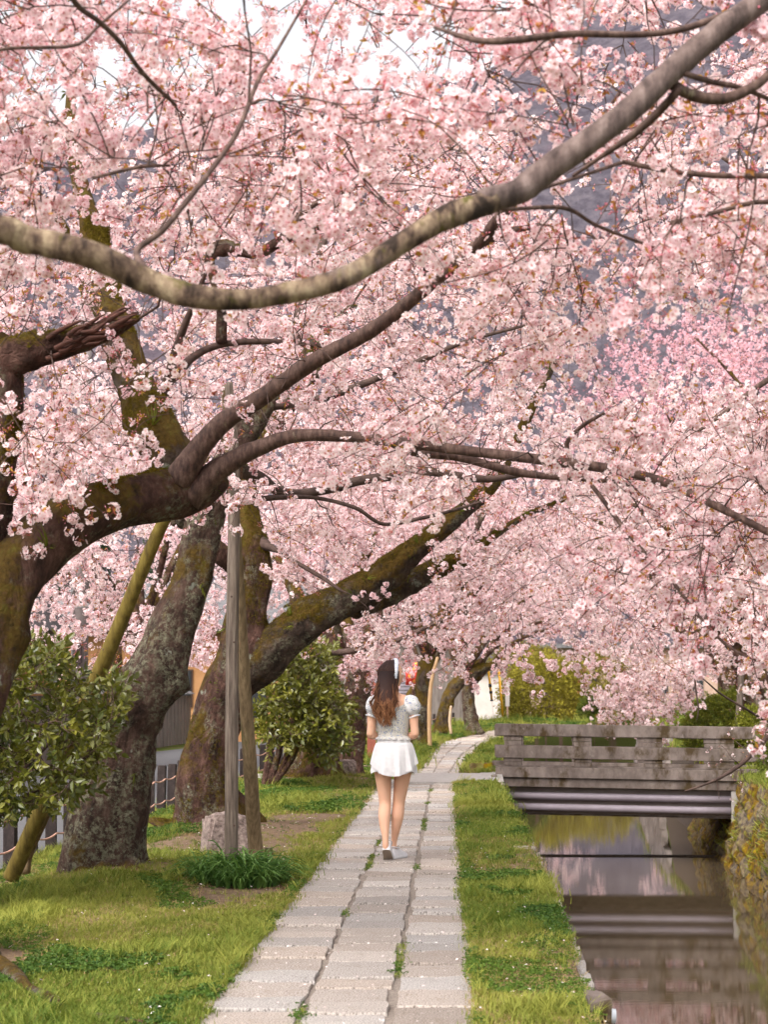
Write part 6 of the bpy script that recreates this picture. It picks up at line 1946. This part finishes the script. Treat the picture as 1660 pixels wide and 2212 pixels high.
t = thing('wooden_stump', tuple(at(580, 1866, 14.55)), 'short cut wooden stump in the grass beside the leaning brown pole', 'stump')
P = at_n([(580, 1872, 14.55), (580, 1845, 14.55), (580, 1834, 14.55)])
me, Q = limb_mesh('stump', np.column_stack([P, [.038, .036, .034]]), wood_brown, seed=3, rough=.4, sides=16)
link('stump_wood', me, t)
mb = MB(); mb.tube([P[2] + [0, 0, .008], P[2] + [0, 0, .014]], [.033, .030], 16)
link('cut_face', mb.mesh('cut_face', [noise_mat('cut_wood', [(.3, (.10, .07, .05)), (.7, (.26, .2, .15))], 30)]), t)


def boulder(name, c, d, label, seed, mat, rz=0.0, cat='stone'):
    g = np.random.default_rng(seed)
    import bmesh
    bm = bmesh.new(); bmesh.ops.create_cube(bm, size=1.0)
    for v in bm.verts:
        v.co.x *= 1 + g.uniform(-.12, .12) - (.12 if v.co.z > 0 else 0); v.co.y *= 1 + g.uniform(-.12, .12) - (.1 if v.co.z > 0 else 0); v.co.z *= 1 + g.uniform(-.12, .08)
    bmesh.ops.bevel(bm, geom=bm.edges[:], offset=.06, segments=2, affect='EDGES')
    bmesh.ops.subdivide_edges(bm, edges=bm.edges[:], cuts=5, use_grid_fill=True)
    P = np.array([v.co[:] for v in bm.verts])
    nn = fbm(P * 2.4 + seed, seed, 4)
    for v, k in zip(bm.verts, nn):
        q_ = v.co.normalized(); v.co += q_ * float(k) * .085
        v.co = Vector((v.co.x * d[0], v.co.y * d[1], v.co.z * d[2]))
    me = bpy.data.meshes.new(name); bm.to_mesh(me); bm.free()
    me.materials.append(mat)
    o = bpy.data.objects.new(name, me); COL.objects.link(o)
    o.location = c; o.rotation_euler = (0, 0, rz)
    o['label'] = label; o['category'] = cat
    return o


granite = noise_mat('rough_granite', [(.32, (.07, .05, .045)), (.48, (.22, .165, .145)), (.68, (.38, .30, .265))], 30, 10, bump=1.0, bscale=34, dist=.02, second=[(.62, .72, (.14, .13, .09), 4)])
boulder('stone_block', (at(488, 1850, 15.2)[0], 15.35, .15), (.40, .40, .42), 'rough pinkish granite block behind the foot of the weathered upright pole', 5, granite, .35)
boulder('stone_block', (at(746, 1680, 28.4)[0], 28.6, .14), (.27, .30, .40), 'squared granite block left of the path beside the surface roots', 6, granite, .2)
boulder('stone_block', (at(1030, 1668, 31.6)[0], 32.3, .04), (.24, .4, .20), 'dark low rock at the left end of the bridge, left of its twin', 7, M['stone_dark'], .1)
boulder('stone_block', (at(1056, 1668, 31.9)[0], 32.2, .05), (.16, .35, .22), 'dark low rock touching the left end of the bridge railing', 8, M['stone_dark'], -.1)
boulder('stone_block', (at(1078, 1700, 27.6)[0] - .07, 27.9, -.05), (.28, .9, .16), 'flat layered rock at the canal edge in front of the bridge end', 9, M['stone'], .1)
boulder('stone_block', (at(815, 1665, 31)[0], 33.0, .0), (.9, .3, .18), 'long grey kerb stone on the grass behind the crossing, mostly behind the woman', 10, M['stone_dark'], .05)

# rope fence along the road
t = thing('rope_fence', (-4.0, 10, -.25), 'low fence of dark square posts strung with two pinkish ropes along the road', 'fence')
pm = noise_mat('dark_fence_post', [(.3, (.010, .007, .007)), (.6, (.030, .021, .019)), (.75, (.09, .07, .06))], 30, stretch=(1, 1, .5), bump=.6)
mb0 = MB(); mb0.box((0, 0, .30), (.105, .105, .66), top=.96); mb0.box((0, 0, .638), (.092, .092, .016))
pmesh = mb0.mesh('post', [pm], False)
ys = [16.95 - .82 * 7 + .82 * i for i in range(0, 64)]
pos = []
for i, y in enumerate(ys):
    y = y + (0 if y < 30 else (y - 30) * .35)
    x = -3.98 + .013 * (y - 17) + shift(y) + (.14 if y > 22 else 0)
    z = -.245 + I(y, [30, 60, 80], [0, .15, .24])
    o = link('post', pmesh, t); o.location = (x, y, z); o.rotation_euler = (rng.uniform(-.02, .02), rng.uniform(-.02, .02), rng.uniform(-.1, .1))
    o.scale = (1, 1, rng.uniform(.97, 1.03))
    pos.append((x, y, z))
rope = noise_mat('pink_rope', [(.3, (.42, .22, .16)), (.7, (.62, .38, .29))], 80)
for zz in (.20, .48):
    mb = MB(); P = []
    for a, b in zip(pos[:-1], pos[1:]):
        for u in np.linspace(0, 1, 6)[:-1]:
            P.append([a[0] * (1 - u) + b[0] * u + .058, a[1] * (1 - u) + b[1] * u, (a[2] * (1 - u) + b[2] * u) + zz - .10 * u * (1 - u)])
    mb.tube(P, .0095, 6); link('rope', mb.mesh('rope', [rope]), t)

# road
mb = MB(); V = []; ys = np.concatenate([np.arange(-14, 60, 2.0), np.arange(60, 130, 3.0)])
for y in ys: V += [[shift(y) - 9.15, y, -.285], [shift(y) - 4.16, y, -.285]]
mb.add(V, [[2 * i, 2 * i + 1, 2 * i + 3, 2 * i + 2] for i in range(len(ys) - 1)])
link('road', mb.mesh('road', [M['asphalt']]), kind='structure')

# ------------------------------------------------------------------ what stands behind
def slab(mb, x0, x1, y0, y1, z0, z1, m=0):
    mb.box(((x0 + x1) / 2, (y0 + y1) / 2, (z0 + z1) / 2), (x1 - x0, y1 - y0, z1 - z0), m=m)


def box_part(nm, parent, mat, *b):
    mb = MB(); slab(mb, *b); return link(nm, mb.mesh(nm, [mat], False), parent)


tile = noise_mat('roof_tile', [(.3, (.07, .07, .075)), (.7, (.16, .155, .16))], 6, bump=.3)
ochre = noise_mat('ochre_plaster', [(.3, (.34, .17, .07)), (.7, (.44, .24, .11))], 2, bump=.1)
plaster = noise_mat('pale_plaster', [(.3, (.42, .37, .33)), (.7, (.52, .47, .43))], 2, bump=.1)
planks = noise_mat('grey_planks', [(.3, (.12, .10, .085)), (.7, (.27, .235, .21))], 3, stretch=(3, 3, .5), bump=.3)
dark = plain('window_dark', (.02, .022, .025), .15, .5)
beam = plain('dark_beam', (.06, .035, .025), .7)

# plank garden wall with tile cap, across the road
t = thing('garden_wall', (-9.5, 45, -.3), 'long grey plank garden wall under a tiled cap across the road', 'wall')
for i in range(60):
    y = 26 + i * .62
    box_part('plank', t, planks, -9.52 + shift(y) * .4 + rng.uniform(-.01, .01), -9.46 + shift(y) * .4, y, y + .60, -.3, 1.30)
for i in range(40):
    y = 26 + i * .93
    mb = MB(); mb.box((-9.5 + shift(y) * .4, y + .46, 1.40), (.42, .91, .10), top=.35); link('cap_tile', mb.mesh('cap_tile', [tile], False), t)
# ochre house
t = thing('ochre_house', (-7, 66, -.3), 'ochre plastered house with grey tiled roof behind the trunks at the left', 'house')
box_part('wall', t, ochre, -13.5, -5.2, 64, 70, -.3, 3.6)
for k, (x0, x1, z0, z1) in enumerate(((-12.6, -11.2, .9, 2.2), (-10.2, -8.8, .9, 2.2), (-7.6, -6.2, .5, 2.2))):
    w = box_part('window', t, beam, x0, x1, 63.94, 64.0, z0, z1)
    for a in (0, 1):
        mb = MB(); slab(mb, x0 + .06 + a * (x1 - x0) / 2, x0 - .05 + (a + 1) * (x1 - x0) / 2, 63.92, 63.95, z0 + .06, z1 - .06); link('pane', mb.mesh('pane', [dark], False), w)
mb = MB(); mb.add([[-14.2, 63.2, 3.5], [-4.6, 63.2, 3.5], [-5.2, 67, 5.4], [-13.6, 67, 5.4], [-14.2, 70.8, 3.5], [-4.6, 70.8, 3.5]], [[0, 1, 2, 3], [3, 2, 5, 4], [0, 4, 5, 1]], [[0, 3, 4], [1, 5, 2]])
link('roof', mb.mesh('roof', [tile], False), t)
# second house further left
t = thing('beige_house', (-14, 50, -.3), 'beige house with broad grey roof behind the plank wall at the far left', 'house')
box_part('wall', t, ochre, -19, -12.3, 50, 57, -.3, 3.3)
for x0 in (-17.6, -15.2, -13.6):
    w = box_part('window', t, beam, x0, x0 + 1.1, 49.94, 50.0, 1.0, 2.4)
    mb = MB(); slab(mb, x0 + .06, x0 + 1.04, 49.92, 49.95, 1.06, 2.34); link('pane', mb.mesh('pane', [dark], False), w)
mb = MB(); mb.add([[-19.8, 49.2, 3.2], [-11.6, 49.2, 3.2], [-12.6, 53.5, 5.2], [-18.8, 53.5, 5.2], [-19.8, 57.8, 3.2], [-11.6, 57.8, 3.2]], [[0, 1, 2, 3], [3, 2, 5, 4], [0, 4, 5, 1]], [[0, 3, 4], [1, 5, 2]])
link('roof', mb.mesh('roof', [tile], False), t)
# shop with louvred shutter behind the banner
t = thing('shop_building', (-3.4, 84, 0), 'low shop with grey slatted front behind the red banner', 'building')
box_part('wall', t, planks, -6.5, 1.15, 84, 90, -.3, 4.2)
for k in range(14):
    box_part('slat', t, noise_mat('slat_grey', [(.3, (.22, .20, .23)), (.7, (.30, .27, .30))], 4) if k == 0 else bpy.data.materials['slat_grey'], -3.4, -.9, 83.9, 83.97, .1 + k * .16, .1 + k * .16 + .12)
box_part('roof', t, tile, -7.0, 1.5, 83.2, 91, 4.2, 4.4)
# pale wall building with eave
t = thing('pale_building', (2.5, 106, 0), 'plain pale plaster building with a thin dark eave beyond the guy wires', 'building')
box_part('wall', t, plaster, 1.35, 3.45, 106, 111, -.1, 2.55)
box_part('eave', t, tile, 1.2, 3.6, 105.7, 111.4, 2.56, 2.66)
box_part('side_wall', t, beam, 3.46, 4.3, 107, 111, -.1, 2.4)
box_part('door', t, dark, 3.6, 4.1, 106.95, 106.99, .0, 1.9)
t = thing('long_building', (12, 128, 0), 'dim long building with brown wall glimpsed under the far blossoms', 'building')
box_part('wall', t, noise_mat('brown_wall', [(.3, (.30, .20, .15)), (.7, (.42, .30, .24))], 2), 5.5, 26, 128, 136, -.1, 4.5)
box_part('roof', t, tile, 5, 26.5, 127.4, 137, 4.5, 4.8)
for k in range(8):
    box_part('window', t, dark, 6.5 + k * 2.4, 7.9 + k * 2.4, 127.9, 127.98, 1.4, 2.9)

# red banner with golden shapes
t = thing('banner', (at(890, 1478, 52)[0], 52, 1.6), 'red banner with golden orange rounded shapes hanging behind the mossy trunk', 'banner')
m, n_, l = new_mat('banner_cloth')
tc = N(n_, 'ShaderNodeTexCoord'); v = N(n_, 'ShaderNodeTexVoronoi'); v.inputs['Scale'].default_value = 5.5; l.new(tc.outputs['Object'], v.inputs['Vector'])
cr = ramp(n_, [(.0, (.80, .28, .05)), (.34, (.85, .38, .06)), (.40, (.60, .04, .03)), (1, (.62, .05, .03))]); l.new(v.outputs['Distance'], cr.inputs[0])
b = N(n_, 'ShaderNodeBsdfPrincipled'); b.inputs['Roughness'].default_value = .8; l.new(cr.outputs[0], b.inputs['Base Color']); l.new(b.outputs[0], N(n_, 'ShaderNodeOutputMaterial').inputs[0])
a, b_ = at(877, 1480, 52), at(902, 1425, 52)
mb = MB(); V = []; nx = 8
for i in range(nx + 1):
    for zz in (a[2], b_[2]): V.append([a[0] + (b_[0] - a[0]) * i / nx, 52 + .02 * math.sin(i * 1.5), zz])
mb.add(V, [[2 * i, 2 * i + 2, 2 * i + 3, 2 * i + 1] for i in range(nx)])
cl = link('cloth', mb.mesh('cloth', [m]), t)
cl.modifiers.new('thick', 'SOLIDIFY').thickness = .006
mb = MB(); mb.tube([[a[0] - .1, 52.03, b_[2] + .01], [b_[0] + .1, 52.03, b_[2] + .01]], .014, 8); mb.tube([[b_[0] + .06, 52.05, -.2], [b_[0] + .06, 52.05, b_[2] + .05]], .018, 8)
link('banner_pole', mb.mesh('banner_pole', [beam]), t)
# reddish post behind the woman's arm
t = thing('signpost', (at(803, 1645, 36)[0], 36, 0), 'reddish brown square wooden post behind the left arm of the woman', 'post')
x = at(803, 1645, 36)[0]
redw = noise_mat('red_brown_wood', [(.3, (.16, .045, .03)), (.7, (.30, .10, .065))], 6, stretch=(3, 3, .4))
box_part('shaft', t, redw, x - .08, x + .08, 35.92, 36.08, -.1, 1.50)
mb = MB(); mb.box((x, 36, 1.55), (.22, .22, .1), top=.3); link('cap', mb.mesh('cap', [redw], False), t)

# utility pole with a junction box and a white band
x = at(173, 1400, 34)[0]
t = thing('utility_pole', (x, 34, -.3), 'grey concrete utility pole with dark box and white band behind the camellia bush', 'utility pole')
mb = MB(); mb.tube([[x, 34, -.3], [x, 34, 3.0], [x + .01, 34, 9.5]], [.155, .15, .11], 20); link('shaft', mb.mesh('shaft', [noise_mat('pole_concrete', [(.3, (.15, .125, .12)), (.7, (.23, .195, .19))], 5)]), t)
mb = MB(); mb.tube([[x, 34, 2.92], [x, 34, 3.0]], [.157, .157], 20); link('band', mb.mesh('band', [plain('white_band', (.6, .6, .62))]), t)
box_part('junction_box', t, plain('dark_box', (.05, .03, .03)), x - .06, x + .06, 33.78, 33.85, 1.9, 2.35)
mb = MB(); mb.tube([[x - .12, 33.88, -.3], [x - .12, 33.88, 4.5]], [.02, .02], 8); link('conduit', mb.mesh('conduit', [plain('conduit', (.2, .19, .19))]), t)
# guy wires with yellow guards
yel = plain('yellow_guard', (.80, .42, .02), .45)
for (p0, p1, lab, tag_) in (((1068, 1556), (1055, 1440), 'yellow and black guy wire guard in front of the pale wall, left one', True), ((1088, 1562), (1078, 1445), 'yellow guy wire guard in front of the pale wall, right one', False)):
    a, b_ = at(*p0, 88), at(*p1, 88)
    t = thing('guy_wire', tuple(a), lab, 'guy wire')
    mb = MB(); mb.tube([a, b_ + (b_ - a) * 1.5], .008, 6); link('wire', mb.mesh('wire', [plain('steel_wire', (.3, .3, .3), .4, metal=.6)]), t)
    mb = MB(); mb.tube([a + (b_ - a) * (.38 if tag_ else .12), b_], .055, 12); link('guard', mb.mesh('guard', [yel]), t)
    if tag_:
        for f0, f1 in ((.50, .55), (.36, .39), (.62, .68)):
            mb = MB(); mb.tube([a + (b_ - a) * f0, a + (b_ - a) * f1], .075, 12); link('black_band', mb.mesh('black_band', [plain('black_band', (.03, .03, .035))]), t)
        mb = MB(); mb.tube([b_ + [0, -.02, .02], b_ + [0, .02, .02]], [.14, .14], 18); link('disc', mb.mesh('disc', [yel]), t)
x = at(1097, 1545, 92)[0]
t = thing('marker_post', (x, 92, 0), 'slim white topped marker post right of the yellow guards', 'post')
box_part('board', t, plain('white_board', (.62, .56, .52)), x - .10, x + .10, 91.95, 92.0, .75, 1.95)
box_part('leg', t, plain('pale_leg', (.55, .36, .28)), x - .04, x + .04, 91.95, 92.0, -.05, .75)
# dark conifers at the left
for i, (x, y, h) in enumerate(((-14.5, 72, 9), (-11.2, 76, 10), (-17.5, 66, 8.5), (-22, 78, 11))):
    T = Tree('conifer', (x, y, -.2), ['dark conifer behind the ochre house, between two others', 'tall dark conifer right behind the ochre house', 'shorter dark conifer left of the ochre house', 'tallest dark conifer at the far left edge'][i], 'tree', 'dark conifers behind the houses', seed=110 + i)
    T.limb('trunk', [[x, y, -.3, .2], [x, y, h * .5, .14], [x, y, h, .03]], 'bark_dark', rough=.5)
    g = T.g
    for k in range(900):
        f = g.random() ** .8; a = g.uniform(0, 6.28); r = (1 - f) * 2.1 * g.uniform(.5, 1) + .1
        T.sp.append(np.array([x + math.cos(a) * r, y + math.sin(a) * r, .6 + f * (h - .6)])); T.sd.append(np.array([math.cos(a), math.sin(a), -.15]) + g.normal(size=3) * .25)
    T.finish('conifer', 1.5, .4, nm='foliage')

# wooded hill behind everything
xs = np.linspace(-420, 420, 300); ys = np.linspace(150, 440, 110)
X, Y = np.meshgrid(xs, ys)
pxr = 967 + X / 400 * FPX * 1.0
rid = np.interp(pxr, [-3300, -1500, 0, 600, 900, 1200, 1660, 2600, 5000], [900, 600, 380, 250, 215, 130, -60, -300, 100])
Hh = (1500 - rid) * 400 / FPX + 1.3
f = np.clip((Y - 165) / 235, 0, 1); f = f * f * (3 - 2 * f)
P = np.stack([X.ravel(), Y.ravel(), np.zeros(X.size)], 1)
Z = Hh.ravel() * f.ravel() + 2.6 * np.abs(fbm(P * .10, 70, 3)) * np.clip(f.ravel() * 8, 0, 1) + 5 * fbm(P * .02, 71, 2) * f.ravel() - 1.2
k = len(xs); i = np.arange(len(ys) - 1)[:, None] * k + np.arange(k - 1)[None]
hm = noise_mat('forest_slope', [(.3, (.075, .065, .085)), (.5, (.13, .115, .14)), (.72, (.20, .175, .20))], .35, 8, rough=1, bump=1.0, bscale=.9, spec=0, dist=2, second=[(.55, .7, (.17, .125, .15), .08)])  # forest colour lightened towards mauve, with the distance haze painted in
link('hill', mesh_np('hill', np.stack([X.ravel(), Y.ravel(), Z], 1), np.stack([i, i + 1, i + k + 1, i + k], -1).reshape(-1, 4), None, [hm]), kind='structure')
